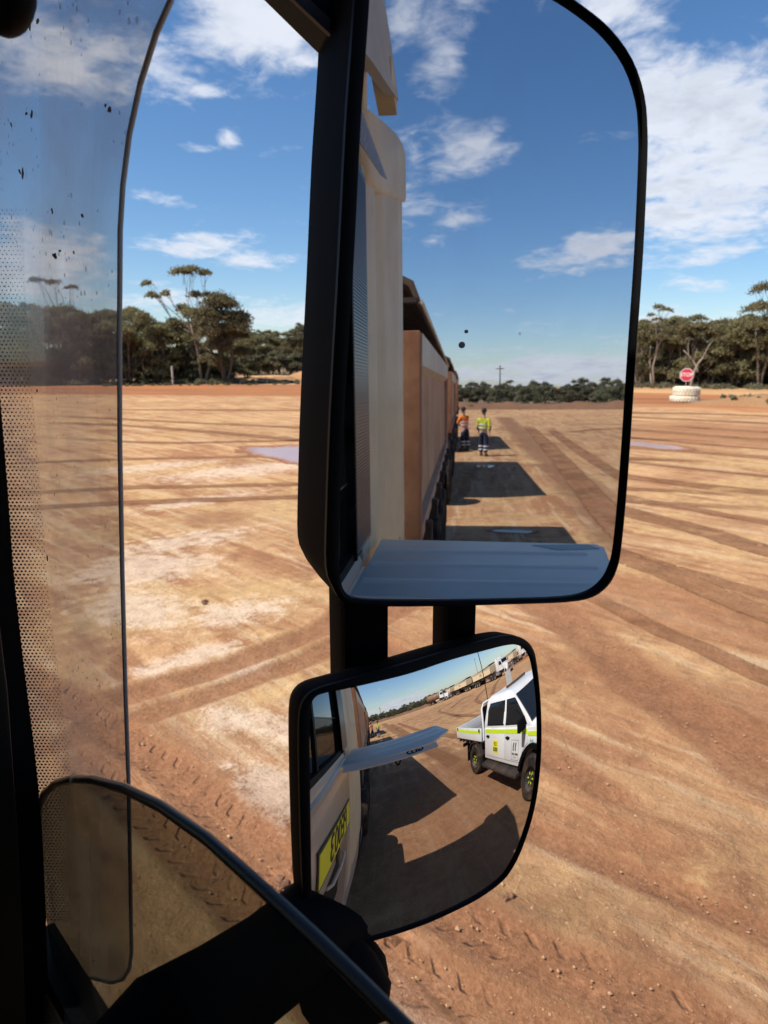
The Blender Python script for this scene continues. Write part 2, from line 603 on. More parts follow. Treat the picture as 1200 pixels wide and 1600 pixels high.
def glass_mat(name, tint, haze=0.0, hazecol=(0.6, 0.55, 0.48), specks=0.0, dots=None, gloss=1.0):
    """clear or tinted sheet: tinted transparency, a Fresnel reflection and a film of dust"""
    m = bpy.data.materials.new(name)
    m.use_nodes = True
    N = NT(m.node_tree)
    N.n.clear()
    out = N.new('ShaderNodeOutputMaterial')
    tr = N.new('ShaderNodeBsdfTransparent')
    tr.inputs[0].default_value = (*tint, 1)
    gl = N.new('ShaderNodeBsdfGlossy')
    gl.inputs['Roughness'].default_value = 0.02
    gl.inputs['Color'].default_value = (gloss, gloss, gloss, 1)
    ge = N.new('ShaderNodeNewGeometry')
    cs = N.math('ABSOLUTE', N.vmath('DOT_PRODUCT', ge.outputs['Normal'], ge.outputs['Incoming']))
    fr = N.math('ADD', N.math('MULTIPLY', N.math('POWER', N.math('SUBTRACT', 1.0, cs), 5.0), 0.96), 0.04)
    mx = N.new('ShaderNodeMixShader')
    N.link(fr, mx.inputs[0])
    N.link(tr.outputs[0], mx.inputs[1])
    N.link(gl.outputs[0], mx.inputs[2])
    last = mx.outputs[0]
    tc = N.new('ShaderNodeTexCoord').outputs['Object']
    if haze > 0:
        df = N.new('ShaderNodeBsdfDiffuse')
        df.inputs[0].default_value = (*hazecol, 1)
        tl = N.new('ShaderNodeBsdfTranslucent')
        tl.inputs[0].default_value = (*hazecol, 1)
        ad = N.new('ShaderNodeMixShader')
        ad.inputs[0].default_value = 0.5
        N.link(df.outputs[0], ad.inputs[1])
        N.link(tl.outputs[0], ad.inputs[2])
        n = N.noise(tc, 9.0, 6, 0.65, 0.4)
        n2 = N.noise(tc, 70.0, 4, 0.6)
        f = N.math('MULTIPLY', N.math('ADD', N.math('MULTIPLY', N.smooth(n, 0.3, 0.75), 0.9), N.math('MULTIPLY', n2, 0.5)), haze, clamp=True)
        m2 = N.new('ShaderNodeMixShader')
        N.link(f, m2.inputs[0])
        N.link(last, m2.inputs[1])
        N.link(ad.outputs[0], m2.inputs[2])
        last = m2.outputs[0]
    if specks > 0:
        vz = N.new('ShaderNodeTexVoronoi')
        vz.inputs['Scale'].default_value = 170
        N.link(tc, vz.inputs['Vector'])
        rnd = N.new('ShaderNodeSeparateColor')
        N.link(vz.outputs['Color'], rnd.inputs[0])
        size = N.math('MULTIPLY', N.math('POWER', rnd.outputs[0], 6.0), 0.42)
        big = N.noise(tc, 14, 4, 0.6)
        size = N.math('MULTIPLY', size, N.smooth(big, 0.35, 0.65))
        f = N.math('MULTIPLY', N.math('LESS_THAN', vz.outputs['Distance'], size), specks)
        dk = N.new('ShaderNodeBsdfDiffuse')
        dk.inputs[0].default_value = (0.26, 0.22, 0.18, 1)
        m3 = N.new('ShaderNodeMixShader')
        N.link(f, m3.inputs[0])
        N.link(last, m3.inputs[1])
        N.link(dk.outputs[0], m3.inputs[2])
        last = m3.outputs[0]
    if dots is not None:
        # black ceramic dot print along the front edge, dots shrinking away from the edge (UV: u across the band, v along)
        uv = N.new('ShaderNodeUVMap').outputs[0]
        sp = N.new('ShaderNodeSeparateXYZ')
        N.link(uv, sp.inputs[0])
        u, v = sp.outputs[0], sp.outputs[1]
        row = N.math('FLOOR', v)
        odd = N.math('MULTIPLY', N.math('MODULO', row, 2.0), 0.5)
        fu = N.math('SUBTRACT', N.math('FRACT', N.math('ADD', u, odd)), 0.5)
        fv = N.math('SUBTRACT', N.math('FRACT', v), 0.5)
        r = N.math('SQRT', N.math('ADD', N.math('MULTIPLY', fu, fu), N.math('MULTIPLY', fv, fv)))
        rad = N.math('MULTIPLY', N.lerp(u, 0.0, dots, 0.35, 0.13), N.lerp(v, 100.0, 190.0, 0.45, 1.0))
        f = N.math('MULTIPLY', N.math('LESS_THAN', r, rad), N.math('LESS_THAN', u, dots))
        f = N.math('MULTIPLY', f, N.math('GREATER_THAN', u, -50.0))
        f = N.math('MAXIMUM', f, N.math('LESS_THAN', u, 0.0))
        dk = N.new('ShaderNodeBsdfDiffuse')
        dk.inputs[0].default_value = (0.045, 0.036, 0.03, 1)
        m4 = N.new('ShaderNodeMixShader')
        N.link(f, m4.inputs[0])
        N.link(last, m4.inputs[1])
        N.link(dk.outputs[0], m4.inputs[2])
        last = m4.outputs[0]
    N.link(last, out.inputs['Surface'])
    return m


M_shield = glass_mat('smoked_acrylic', (0.97, 0.96, 0.95), haze=0.22, hazecol=(0.90, 0.87, 0.83), specks=0.45, gloss=.3)
M_dots = glass_mat('dotted_acrylic', (1.0, 1.0, 1.0), dots=9.0, gloss=.05)
M_window = glass_mat('tinted_glass', (0.53, 0.55, 0.52), haze=0.015, gloss=.5)
M_edge = pmat('acrylic_edge', (0.55, 0.53, 0.51), 0.4)


def mirror_mat(name, col, film):
    m = bpy.data.materials.new(name)
    m.use_nodes = True
    N = NT(m.node_tree)
    N.n.clear()
    out = N.new('ShaderNodeOutputMaterial')
    gl = N.new('ShaderNodeBsdfGlossy')
    gl.inputs['Roughness'].default_value = 0.0
    gl.inputs['Color'].default_value = (*col, 1)
    df = N.new('ShaderNodeBsdfDiffuse')
    df.inputs[0].default_value = (0.42, 0.42, 0.42, 1)
    tc = N.new('ShaderNodeTexCoord').outputs['Object']
    f = N.math('MULTIPLY', N.smooth(N.noise(tc, 18, 6, 0.65, 0.5), 0.35, 0.75), film)
    # two dried water spots and scattered pin-prick dust
    vz = N.new('ShaderNodeTexVoronoi')
    vz.inputs['Scale'].default_value = 60
    N.link(tc, vz.inputs['Vector'])
    rnd = N.new('ShaderNodeSeparateColor')
    N.link(vz.outputs['Color'], rnd.inputs[0])
    sz = N.math('MULTIPLY', N.math('POWER', rnd.outputs[1], 14.0), 0.10)
    f = N.math('MAXIMUM', f, N.math('MULTIPLY', N.math('LESS_THAN', vz.outputs['Distance'], sz), 0.35))
    mx = N.new('ShaderNodeMixShader')
    N.link(f, mx.inputs[0])
    N.link(gl.outputs[0], mx.inputs[1])
    N.link(df.outputs[0], mx.inputs[2])
    N.link(mx.outputs[0], out.inputs['Surface'])
    return m


M_mirror = mirror_mat('mirror_silver', (0.66, 0.68, 0.72), 0.05)
M_mirror2 = mirror_mat('convex_mirror_silver', (0.70, 0.70, 0.71), 0.02)


# ================================================================== ground
def vhash(ix, iy, s):
    h = (ix.astype(np.int64) * 374761393 + iy.astype(np.int64) * 668265263 + s * 974634777) & 0xFFFFFFFF
    h = ((h ^ (h >> 13)) * 1274126177) & 0xFFFFFFFF
    return ((h ^ (h >> 16)) & 0xFFFF) / 65535.0


def vnoise(x, y, s=0):
    ix, iy = np.floor(x), np.floor(y)
    fx, fy = x - ix, y - iy
    fx, fy = fx * fx * (3 - 2 * fx), fy * fy * (3 - 2 * fy)
    a, b = vhash(ix, iy, s), vhash(ix + 1, iy, s)
    c, d = vhash(ix, iy + 1, s), vhash(ix + 1, iy + 1, s)
    return (a * (1 - fx) + b * fx) * (1 - fy) + (c * (1 - fx) + d * fx) * fy


def fbm(x, y, o=4, s=0):
    t, a, n = 0, 0.5, 0
    for k in range(o):
        t = t + a * vnoise(x, y, s + k * 17)
        n += a
        x, y, a = x * 2.03, y * 2.03, a * 0.5
    return t / n


def axis_coords(d0, d1, step, far, growth):
    mid = list(np.arange(d0, d1, step))
    up, s, p = [], step, mid[-1]
    while p < far:
        s = min(s * (1 + growth), 90)
        p += s
        up.append(p)
    dn, s, p = [], step, mid[0]
    while p > -far:
        s = min(s * (1 + growth), 90)
        p -= s
        dn.append(p)
    return np.array(dn[::-1] + mid + up)


def ground_h(x, y):
    r = np.hypot(x - 3, y - 3)
    fade = np.clip(1 - (r - 9) / 10, 0, 1)
    h = (fbm(x * 1.1, y * 1.1, 3, 3) - 0.5) * 0.030 + (fbm(x * 5, y * 5, 2, 9) - 0.5) * 0.022
    return h * fade


gx = axis_coords(-0.5, 7.5, 0.045, 2600, 0.045)
gy = axis_coords(-1.0, 7.5, 0.045, 2600, 0.045)
GX, GY = np.meshgrid(gx, gy)
GZ = ground_h(GX, GY)


def blob(cx, cy, rx, ry, ang=0.0):
    c, s = math.cos(ang), math.sin(ang)
    dx, dy = GX - cx, GY - cy
    u, v = (dx * c + dy * s) / rx, (-dx * s + dy * c) / ry
    return np.exp(-(u * u + v * v))


def seg_dist(ax, ay, bx, by):
    dx, dy = bx - ax, by - ay
    t = np.clip(((GX - ax) * dx + (GY - ay) * dy) / (dx * dx + dy * dy), 0, 1)
    return np.hypot(GX - ax - t * dx, GY - ay - t * dy)


NEAR_TRACKS = [([(.6, 5.7), (1.37, 5.45), (1.93, 5.24), (2.76, 5.21), (3.96, 5.34), (6, 6.2)], .36, 0), ([(.8, 4.9), (1.8, 4.81), (2.32, 4.82), (3.45, 4.86), (5.6, 5.4)], .30, 0),
               ([(1.5, 6.6), (1.69, 4.54), (1.76, 4.0), (1.76, 3.34), (1.77, 2.7), (1.85, 1.2)], .34, 1), ([(1.30, 5.0), (1.42, 4.01), (1.46, 3.24), (1.48, 2.52), (1.46, 1.0)], .28, 1),
               ([(2.1, 3.2), (2.13, 2.37), (2.2, 2.02), (2.28, 1.66), (2.44, 1.18), (2.53, .89), (2.7, -1)], .33, 1), ([(1.74, 3.0), (1.80, 2.2), (1.86, 1.89), (1.93, 1.55), (2.02, 1.32), (2.2, .6), (2.3, -.6)], .27, 1),
               ([(7.2, 6.6), (6.22, 4.31), (5.75, 3.38), (5.29, 2.67), (4.94, 1.98), (4.59, 1.41), (4.0, -1)], .60, 2), ([(2.9, 3.4), (2.95, 2.4), (3.05, 1.8), (3.2, 1.0), (3.3, 0.2)], .22, 2), ([(4.3, 5.2), (4.0, 3.8), (3.75, 2.6), (3.6, 1.5)], .30, 2)]
tku, tkv, tkm, tkl = np.zeros_like(GX), np.zeros_like(GX), np.zeros_like(GX), np.zeros_like(GX)
for _pts, _w, _lug in NEAR_TRACKS:
    best = np.full_like(GX, 1e9)
    uu_, vv_ = np.zeros_like(GX), np.zeros_like(GX)
    L_ = 0.0
    for (ax, ay), (bx, by) in zip(_pts[:-1], _pts[1:]):
        dx, dy = bx - ax, by - ay
        ln = math.hypot(dx, dy)
        t = np.clip(((GX - ax) * dx + (GY - ay) * dy) / (ln * ln), 0, 1)
        ex, ey = GX - ax - t * dx, GY - ay - t * dy
        d = np.hypot(ex, ey)
        sel = d < best
        best = np.where(sel, d, best)
        uu_ = np.where(sel, (ex * dy - ey * dx) / ln, uu_)
        vv_ = np.where(sel, L_ + t * ln, vv_)
        L_ += ln
    end = np.clip(np.minimum(vv_, L_ - vv_) / 0.6, 0, 1)
    m_ = np.clip(1.25 - best / (_w * .5) * .75, 0, 1) * end
    sel = best < _w * .75
    sel &= m_ >= tkm
    tku = np.where(sel, uu_ / _w, tku)
    tkv = np.where(sel, vv_, tkv)
    tkl = np.where(sel, 1.0 if _lug == 1 else 0.0, tkl)
    tkm = np.where(sel, m_, tkm)
    q_ = np.abs(uu_) / _w
    GZ = GZ + end * (np.where(q_ < .5, -.012 * np.cos(np.clip(q_, 0, .5) * math.pi), 0) + .010 * np.exp(-((q_ - .60) / .12) ** 2)) * (best < _w * 1.2)

pale = np.zeros_like(GX)
for b in [(2.9, 7.2, .7, 1.1), (3.6, 8.6, 1.2, 1.0), (2.4, 4.3, .35, .5), (2.15, 3.4, .28, .6), (1.65, 1.7, .3, .6), (4.6, 9.5, 1.5, .7),
          (9, 15, 3, 1.2), (2.7, 5.6, .8, .25), (3.6, 6.3, .9, .5), (6.3, 12.2, 1.8, .5), (2.9, 5.0, .45, .16), (7.5, 17, 2.5, .8), (2.6, 3.9, .35, .6)]:
    pale = np.maximum(pale, blob(*b))
redm = np.zeros_like(GX)
for b in [(5.7, 10.6, .8, .7, 0.3), (1.9, 3.6, .35, 2.0), (2.2, 1.5, .30, 1.6), (5.2, 2.4, .75, 4.0, 0.25), (7.6, 2.5, 1.2, 5, 0.2), (3.6, 3.6, .3, 1.2), (26, 12, 6, 8, .6)]:
    redm = np.maximum(redm, blob(*b))
# the graded haul road along the trees
road_d = seg_dist(-40, 150, 46, 47)
road_d = np.minimum(road_d, seg_dist(46, 47, 53, 26))
road_d = np.minimum(road_d, seg_dist(53, 26, 52, -60))
road = np.clip(1.25 - road_d / 15.0, 0, 1)
sand = np.clip(1.2 - np.minimum(seg_dist(75, 128, 64, 88), seg_dist(60, 31, 68, 10)) / 6.0, 0, 1)
dark = np.zeros_like(GX)           # darker red-brown soil of the parking bays
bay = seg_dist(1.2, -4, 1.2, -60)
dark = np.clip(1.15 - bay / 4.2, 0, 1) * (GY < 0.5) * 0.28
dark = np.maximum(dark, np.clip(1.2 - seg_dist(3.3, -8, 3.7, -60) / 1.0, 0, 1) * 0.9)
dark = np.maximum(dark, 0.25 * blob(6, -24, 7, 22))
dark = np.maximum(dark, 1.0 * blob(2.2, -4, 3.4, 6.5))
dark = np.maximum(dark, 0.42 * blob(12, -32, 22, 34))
# leaf litter under the woodland
_r, _a = np.hypot(GX, GY), np.degrees(np.arctan2(GX, GY))
litter = np.clip((_r - np.where(_a < 40, 86, 79)) / 4, 0, 1) * ((_a > -20) & (_a < 95)) * (1 - np.clip(sand * 1.5, 0, 1))
litter = np.maximum(litter, np.clip((_r - 89) / 3, 0, 1) * (_a > 140)) * (_r < 400)
me = bpy.data.meshes.new('ground')
ny, nx = GX.shape
co = np.stack([GX, GY, GZ], -1).reshape(-1, 3).astype(np.float32)
idx = np.arange(ny * nx).reshape(ny, nx)
quads = np.stack([idx[:-1, :-1], idx[:-1, 1:], idx[1:, 1:], idx[1:, :-1]], -1).reshape(-1, 4)
me.vertices.add(len(co))
me.vertices.foreach_set('co', co.ravel())
me.loops.add(quads.size)
me.loops.foreach_set('vertex_index', quads.ravel().astype(np.int32))
me.polygons.add(len(quads))
me.polygons.foreach_set('loop_start', (np.arange(len(quads)) * 4).astype(np.int32))
me.update(calc_edges=True)
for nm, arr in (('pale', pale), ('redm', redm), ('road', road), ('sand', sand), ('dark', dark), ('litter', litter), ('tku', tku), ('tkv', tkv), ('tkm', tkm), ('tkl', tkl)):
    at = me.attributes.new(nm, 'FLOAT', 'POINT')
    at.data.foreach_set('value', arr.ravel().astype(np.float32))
me.shade_smooth()

C_TAN = (0.54, 0.31, 0.145)
C_RED = (0.30, 0.130, 0.060)
C_PALE = (0.64, 0.49, 0.36)
C_ROAD = (0.42, 0.165, 0.060)
C_DARK = (0.205, 0.098, 0.050)


def ground_mat(name='ground_dirt', track=False):
    m = bpy.data.materials.new(name)
    m.use_nodes = True
    N = NT(m.node_tree)
    b = N.n['Principled BSDF']
    tc = N.new('ShaderNodeTexCoord').outputs['Object']

    def attr(n):
        a = N.new('ShaderNodeAttribute')
        a.attribute_name = n
        return a.outputs['Fac']
    big = N.noise(tc, 0.16, 6, 0.6, 0.4)
    mid = N.noise(tc, 0.9, 7, 0.62, 0.5)
    sml = N.noise(tc, 5.0, 7, 0.68, 0.3)
    fine = N.noise(tc, 34.0, 5, 0.7)
    streak = N.noise(N.scale(tc, (1.5, 0.22, 1.0)), 1.1, 6, 0.62, 0.6)
    streak2 = N.noise(N.scale(tc, (0.35, 1.4, 1.0)), 0.7, 6, 0.62, 0.8)
    c = N.mix(N.smooth(mid, 0.32, 0.68), (0.41, 0.222, 0.108), C_TAN)
    c = N.mix(N.math('MULTIPLY', N.smooth(N.math('ADD', N.math('MULTIPLY', streak, 0.75), N.math('MULTIPLY', streak2, 0.25)), 0.47, 0.57), 0.80), c, C_RED)
    streak3 = N.noise(N.scale(tc, (4.2, 0.35, 1.0)), 1.0, 6, 0.66, 0.5)
    c = N.mix(N.math('MULTIPLY', N.smooth(streak3, 0.52, 0.62), 0.75), c, (0.56, 0.385, 0.225))
    c = N.mix(N.math('MULTIPLY', N.smooth(streak3, 0.46, 0.36), 0.60), c, C_RED)
    # yellowish crust
    c = N.mix(N.math('MULTIPLY', N.smooth(N.math('ADD', N.math('MULTIPLY', N.noise(tc, 0.45, 6, 0.65, 0.8), 0.7), N.math('MULTIPLY', sml, 0.3)), 0.47, 0.60), 0.62), c, (0.54, 0.35, 0.155))
    if not track:
        rd = N.math('ADD', attr('redm'), N.math('MULTIPLY', N.math('SUBTRACT', mid, 0.5), 1.2))
        c = N.mix(N.math('MULTIPLY', N.smooth(rd, 0.25, 0.85), 0.68), c, C_RED)
        pl = N.math('ADD', attr('pale'), N.math('MULTIPLY', N.math('SUBTRACT', N.math('ADD', N.math('MULTIPLY', sml, 0.65), N.math('MULTIPLY', mid, 0.35)), 0.5), 3.0))
        c = N.mix(N.math('MULTIPLY', N.smooth(N.math('ADD', pl, N.math('MULTIPLY', N.math('SUBTRACT', fine, 0.5), 1.5)), 0.45, 0.95), 0.72), c, C_PALE)
        sv = N.vmath('DOT_PRODUCT', tc, (0.77, 0.64, 0.0))
        cv = N.new('ShaderNodeCombineXYZ')
        N.link(sv, cv.inputs[0])
        N.put(cv.inputs[1], N.math('MULTIPLY', N.vmath('DOT_PRODUCT', tc, (-0.64, 0.77, 0.0)), 0.04))
        rs = N.noise(cv.outputs[0], 0.42, 4, 0.6, 0.2)
        c = N.mix(N.smooth(attr('road'), 0.2, 0.6), c, N.mix(N.smooth(rs, 0.42, 0.58), C_ROAD, (0.27, 0.110, 0.050)))
        c = N.mix(N.smooth(attr('sand'), 0.2, 0.7), c, (0.52, 0.30, 0.14))
        lt = N.math('ADD', attr('litter'), N.math('MULTIPLY', N.math('SUBTRACT', mid, 0.5), 0.6))
        c = N.mix(N.math('MULTIPLY', N.smooth(lt, 0.3, 0.7), 0.85), c, N.mix(N.smooth(sml, 0.4, 0.6), (0.13, 0.10, 0.062), (0.24, 0.18, 0.11)))
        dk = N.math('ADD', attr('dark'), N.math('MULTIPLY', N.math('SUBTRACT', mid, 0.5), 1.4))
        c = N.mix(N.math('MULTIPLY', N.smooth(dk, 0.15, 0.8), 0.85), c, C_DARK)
    else:
        c = N.mix(0.82, c, (0.235, 0.102, 0.048))
    grit = N.noise(tc, 95, 4, 0.75)
    gz = N.smooth(N.noise(tc, 1.6, 5, 0.6, 0.5), 0.42, 0.62)
    c = N.mix(N.math('MULTIPLY', N.smooth(grit, 0.58, 0.70), N.math('ADD', N.math('MULTIPLY', gz, 0.7), 0.15)), c, (0.66, 0.50, 0.28))
    c = N.mix(N.math('MULTIPLY', N.smooth(fine, 0.56, 0.72), 0.45), c, (0.55, 0.38, 0.22))
    c = N.mix(N.math('MULTIPLY', N.smooth(fine, 0.44, 0.30), 0.7), c, (0.19, 0.090, 0.045))
    c = N.mix(N.math('MULTIPLY', N.smooth(grit, 0.42, 0.30), 0.5), c, (0.17, 0.080, 0.042))
    if not track:
        tm_ = N.math('ADD', attr('tkm'), N.math('MULTIPLY', N.math('SUBTRACT', sml, 0.5), 0.9))
        tm_ = N.math('MULTIPLY', N.smooth(tm_, 0.30, 0.75), N.math('GREATER_THAN', attr('tkm'), 0.02))
        c = N.mix(N.math('MULTIPLY', tm_, 0.85), c, N.mix(N.smooth(fine, 0.35, 0.65), (0.225, 0.098, 0.046), (0.32, 0.150, 0.074)))
    hv = N.new('ShaderNodeHueSaturation')
    N.put(hv.inputs['Value'], N.lerp(N.math('ADD', N.math('MULTIPLY', sml, 0.6), N.math('MULTIPLY', big, 0.4)), 0.3, 0.7, 0.76, 1.26))
    N.put(hv.inputs['Color'], c)
    N.link(hv.outputs[0], b.inputs['Base Color'])
    b.inputs['Roughness'].default_value = 0.92
    b.inputs['Specular IOR Level'].default_value = 0.15
    hgt = N.math('ADD', N.math('MULTIPLY', sml, 0.05), N.math('MULTIPLY', fine, 0.012))
    hgt = N.math('ADD', hgt, N.math('MULTIPLY', N.noise(tc, 140, 3, 0.6), 0.004))
    if not track:
        u, v = attr('tku'), attr('tkv')
        cu = N.math('ABSOLUTE', u)
        wob = N.math('MULTIPLY', N.math('SUBTRACT', N.noise(tc, 1.6, 2, 0.5), 0.5), 0.10)
        ph = N.math('ADD', N.math('MULTIPLY', N.math('ADD', v, wob), 7.5), N.math('MULTIPLY', cu, 1.8))
        ph = N.math('ADD', ph, N.math('MULTIPLY', N.math('GREATER_THAN', u, 0.0), 0.5))
        lug = N.smooth(N.math('ABSOLUTE', N.math('SUBTRACT', N.math('FRACT', ph), 0.5)), 0.22, 0.05)
        cuw = N.math('ADD', cu, N.math('MULTIPLY', N.math('SUBTRACT', mid, 0.5), 0.10))
        zone = N.math('MULTIPLY', N.smooth(cuw, 0.10, 0.16), N.smooth(cuw, 0.38, 0.30))
        brk = N.smooth(N.noise(tc, 1.8, 3, 0.6), 0.36, 0.58)
        lug = N.math('MULTIPLY', N.math('MULTIPLY', N.math('MULTIPLY', lug, zone), brk), N.math('MULTIPLY', attr('tkl'), N.smooth(attr('tkm'), 0.45, 0.75)))
        hgt = N.math('SUBTRACT', hgt, N.math('MULTIPLY', lug, 0.020))
    if track:
        uv = N.new('ShaderNodeUVMap').outputs[0]
        sp = N.new('ShaderNodeSeparateXYZ')
        N.link(uv, sp.inputs[0])
        u, v = sp.outputs[0], sp.outputs[1]        # u 0..1 across, v metres along
        cu = N.math('ABSOLUTE', N.math('SUBTRACT', u, 0.5))
        ph = N.math('ADD', N.math('MULTIPLY', v, 10.0), N.math('MULTIPLY', cu, 2.6))
        ph = N.math('ADD', ph, N.math('MULTIPLY', N.math('GREATER_THAN', u, 0.5), 0.5))
        lug = N.math('LESS_THAN', N.math('ABSOLUTE', N.math('SUBTRACT', N.math('FRACT', ph), 0.5)), 0.13)
        zone = N.math('MULTIPLY', N.math('GREATER_THAN', cu, 0.08), N.math('LESS_THAN', cu, 0.40))
        brk = N.smooth(N.noise(tc, 2.2, 4, 0.6), 0.44, 0.60)
        lug = N.math('MULTIPLY', N.math('MULTIPLY', lug, zone), brk)
        hgt = N.math('SUBTRACT', hgt, N.math('MULTIPLY', lug, 0.030))
        edge = N.math('ADD', N.lerp(cu, 0.28, 0.5, 1.0, -0.25), N.math('MULTIPLY', N.math('SUBTRACT', sml, 0.5), 1.6))
        al = N.math('MULTIPLY', N.smooth(edge, 0.15, 0.75), N.smooth(N.noise(tc, 0.7, 5, 0.6), 0.25, 0.55))
        ve = N.new('ShaderNodeAttribute')
        ve.attribute_name = 'endfade'
        al = N.math('MULTIPLY', al, ve.outputs['Fac'])
        N.put(b.inputs['Alpha'], al)
    bp = N.new('ShaderNodeBump')
    bp.inputs['Strength'].default_value = 0.9
    bp.inputs['Distance'].default_value = 1.0
    N.link(hgt, bp.inputs['Height'])
    N.link(bp.outputs[0], b.inputs['Normal'])
    return m


M_ground = ground_mat()
M_track = ground_mat('wheel_track_dirt', True)
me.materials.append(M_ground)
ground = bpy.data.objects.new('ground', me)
COL.objects.link(ground)
tag(ground, 'bare red and tan dirt of the truck yard', kind='structure')


def gz_at(x, y):
    """height of the ground mesh itself"""
    ix = np.clip(np.searchsorted(gx, x) - 1, 0, len(gx) - 2)
    iy = np.clip(np.searchsorted(gy, y) - 1, 0, len(gy) - 2)
    fx, fy = (x - gx[ix]) / (gx[ix + 1] - gx[ix]), (y - gy[iy]) / (gy[iy + 1] - gy[iy])
    return (GZ[iy, ix] * (1 - fx) + GZ[iy, ix + 1] * fx) * (1 - fy) + (GZ[iy + 1, ix] * (1 - fx) + GZ[iy + 1, ix + 1] * fx) * fy


def wheel_track(pts, width, depth_m=0.005):
    """a strip of churned soil laid on the ground"""
    P = [Vector((p[0], p[1])) for p in pts]
    # resample as Catmull-Rom
    Q = []
    for i in range(len(P) - 1):
        p0, p1, p2, p3 = P[max(i - 1, 0)], P[i], P[i + 1], P[min(i + 2, len(P) - 1)]
        n = max(2, int((p2 - p1).length / (0.05 if min(p1.length, p2.length) < 8 else 0.3)))
        for k in range(n):
            t = k / n
            Q.append(0.5 * ((2 * p1) + (p2 - p0) * t + (2 * p0 - 5 * p1 + 4 * p2 - p3) * t * t + (3 * p1 - p0 - 3 * p2 + p3) * t ** 3))
    Q.append(P[-1])
    vs, uv, ef = [], [], []
    L = 0.0
    tot = sum((Q[i + 1] - Q[i]).length for i in range(len(Q) - 1))
    NA = 10
    for i, q in enumerate(Q):
        t = (Q[min(i + 1, len(Q) - 1)] - Q[max(i - 1, 0)]).normalized()
        s = Vector((t.y, -t.x))
        if i:
            L += (q - Q[i - 1]).length
        for k in range(NA + 1):
            u = k / NA
            p = q + s * (u - 0.5) * width
            rise = 0.0
            vs.append([p.x, p.y, rise])
            uv.append((u, L))
            ef.append(min(1.0, min(L, tot - L) / (0.18 * tot + 1e-6)))
    arr = np.array(vs)
    arr[:, 2] += gz_at(arr[:, 0], arr[:, 1]) + depth_m
    n = NA + 1
    fs = [(i * n + k, i * n + k + 1, (i + 1) * n + k + 1, (i + 1) * n + k) for i in range(len(Q) - 1) for k in range(NA)]
    m = bpy.data.meshes.new('wheel_track')
    m.from_pydata(arr.tolist(), [], fs)
    lay = m.uv_layers.new(name='UVMap')
    li = np.empty(len(m.loops), dtype=np.int32)
    m.loops.foreach_get('vertex_index', li)
    lay.data.foreach_set('uv', np.array(uv)[li].ravel().astype(np.float32))
    at = m.attributes.new('endfade', 'FLOAT', 'POINT')
    at.data.foreach_set('value', np.array(ef, dtype=np.float32))
    m.shade_smooth()
    m.materials.append(M_track)
    o = bpy.data.objects.new('wheel_track', m)
    COL.objects.link(o)
    return tag(o, kind='structure')


for pts, w in [([(3.0, 15.6), (3.92, 15.24), (5.7, 14.52), (7.21, 13.48), (8.76, 12.4), (12, 9.5), (15, 5)], .55), ([(2.6, 14.1), (3.49, 13.68), (5.07, 12.97), (6.47, 12.13), (7.9, 11.2), (11, 8.6), (13.6, 4.4)], .6),
               ([(9.6, 7.2), (8.65, 4.74), (8.07, 3.39), (7.72, 2.56), (7.2, 0)], .6), ([(12.4, 9), (11.36, 6.22), (10.93, 4.67), (10.45, 3.56), (10, 1)], .8), ([(15.4, 12), (14.98, 8.19), (14.97, 6.49), (15.18, 5.29), (16, 2)], .9),
               ([(11, 37), (12.91, 32.24), (14.78, 27.36), (16.57, 23.37), (20, 17), (24, 10)], .9), ([(9.6, 33), (11.6, 29.0), (13.01, 24.11), (13.84, 19.53), (15.5, 14), (19, 8)], .9),
               ([(8, 26), (10, 22), (13.5, 19.6), (18.5, 15.5), (22, 9)], .7), ([(19, 15.5), (20.5, 9.6), (21, 4)], 1.0), ([(26, 18), (25.5, 12), (26, 5)], 1.1), ([(13.2, 10), (12.6, 6.5), (12.2, 3.5), (12, 1)], .45), ([(17.5, 13), (17.2, 8.5), (17.6, 4)], .5), ([(9.0, 5.4), (8.5, 3.6), (8.3, 2)], .4), ([(28, 14), (28.5, 9), (30, 4)], 1.2), ([(23, 14), (22.8, 9), (23.6, 4)], .6), ([(6.9, 4.2), (6.5, 3.2), (6.1, 2.0), (5.8, .8)], .35), ([(30, 22), (36, 16), (37, 8)], 1.4), 
               ([(14, 40), (20, 34), (26, 27), (31, 18), (33, 8)], 1.2), ([(2.5, 21), (8, 18.6), (14, 14), (19, 8)], .6),
               ([(3.3, -4), (3.25, -12), (3.43, -16.8), (4.0, -29.9), (4.6, -48)], .9), ([(5.2, -6), (5.0, -14), (4.9, -24), (5.6, -44)], .7), ([(8, -16), (10, -26), (13, -38), (20, -46)], .6),
               ([(6, -40), (10, -44), (16, -42), (22, -34)], 1.1), ([(7, -50), (13, -48), (19, -52)], 1.0), ([(9, -8), (11, -16), (15, -26), (24, -36)], .8), ([(6.5, -3), (8, -12), (9.2, -22)], .7),
               ([(12, -30), (20, -40), (30, -44)], 1.0), ([(14, -20), (22, -30), (30, -38)], .9)]:
    wheel_track(pts, w)


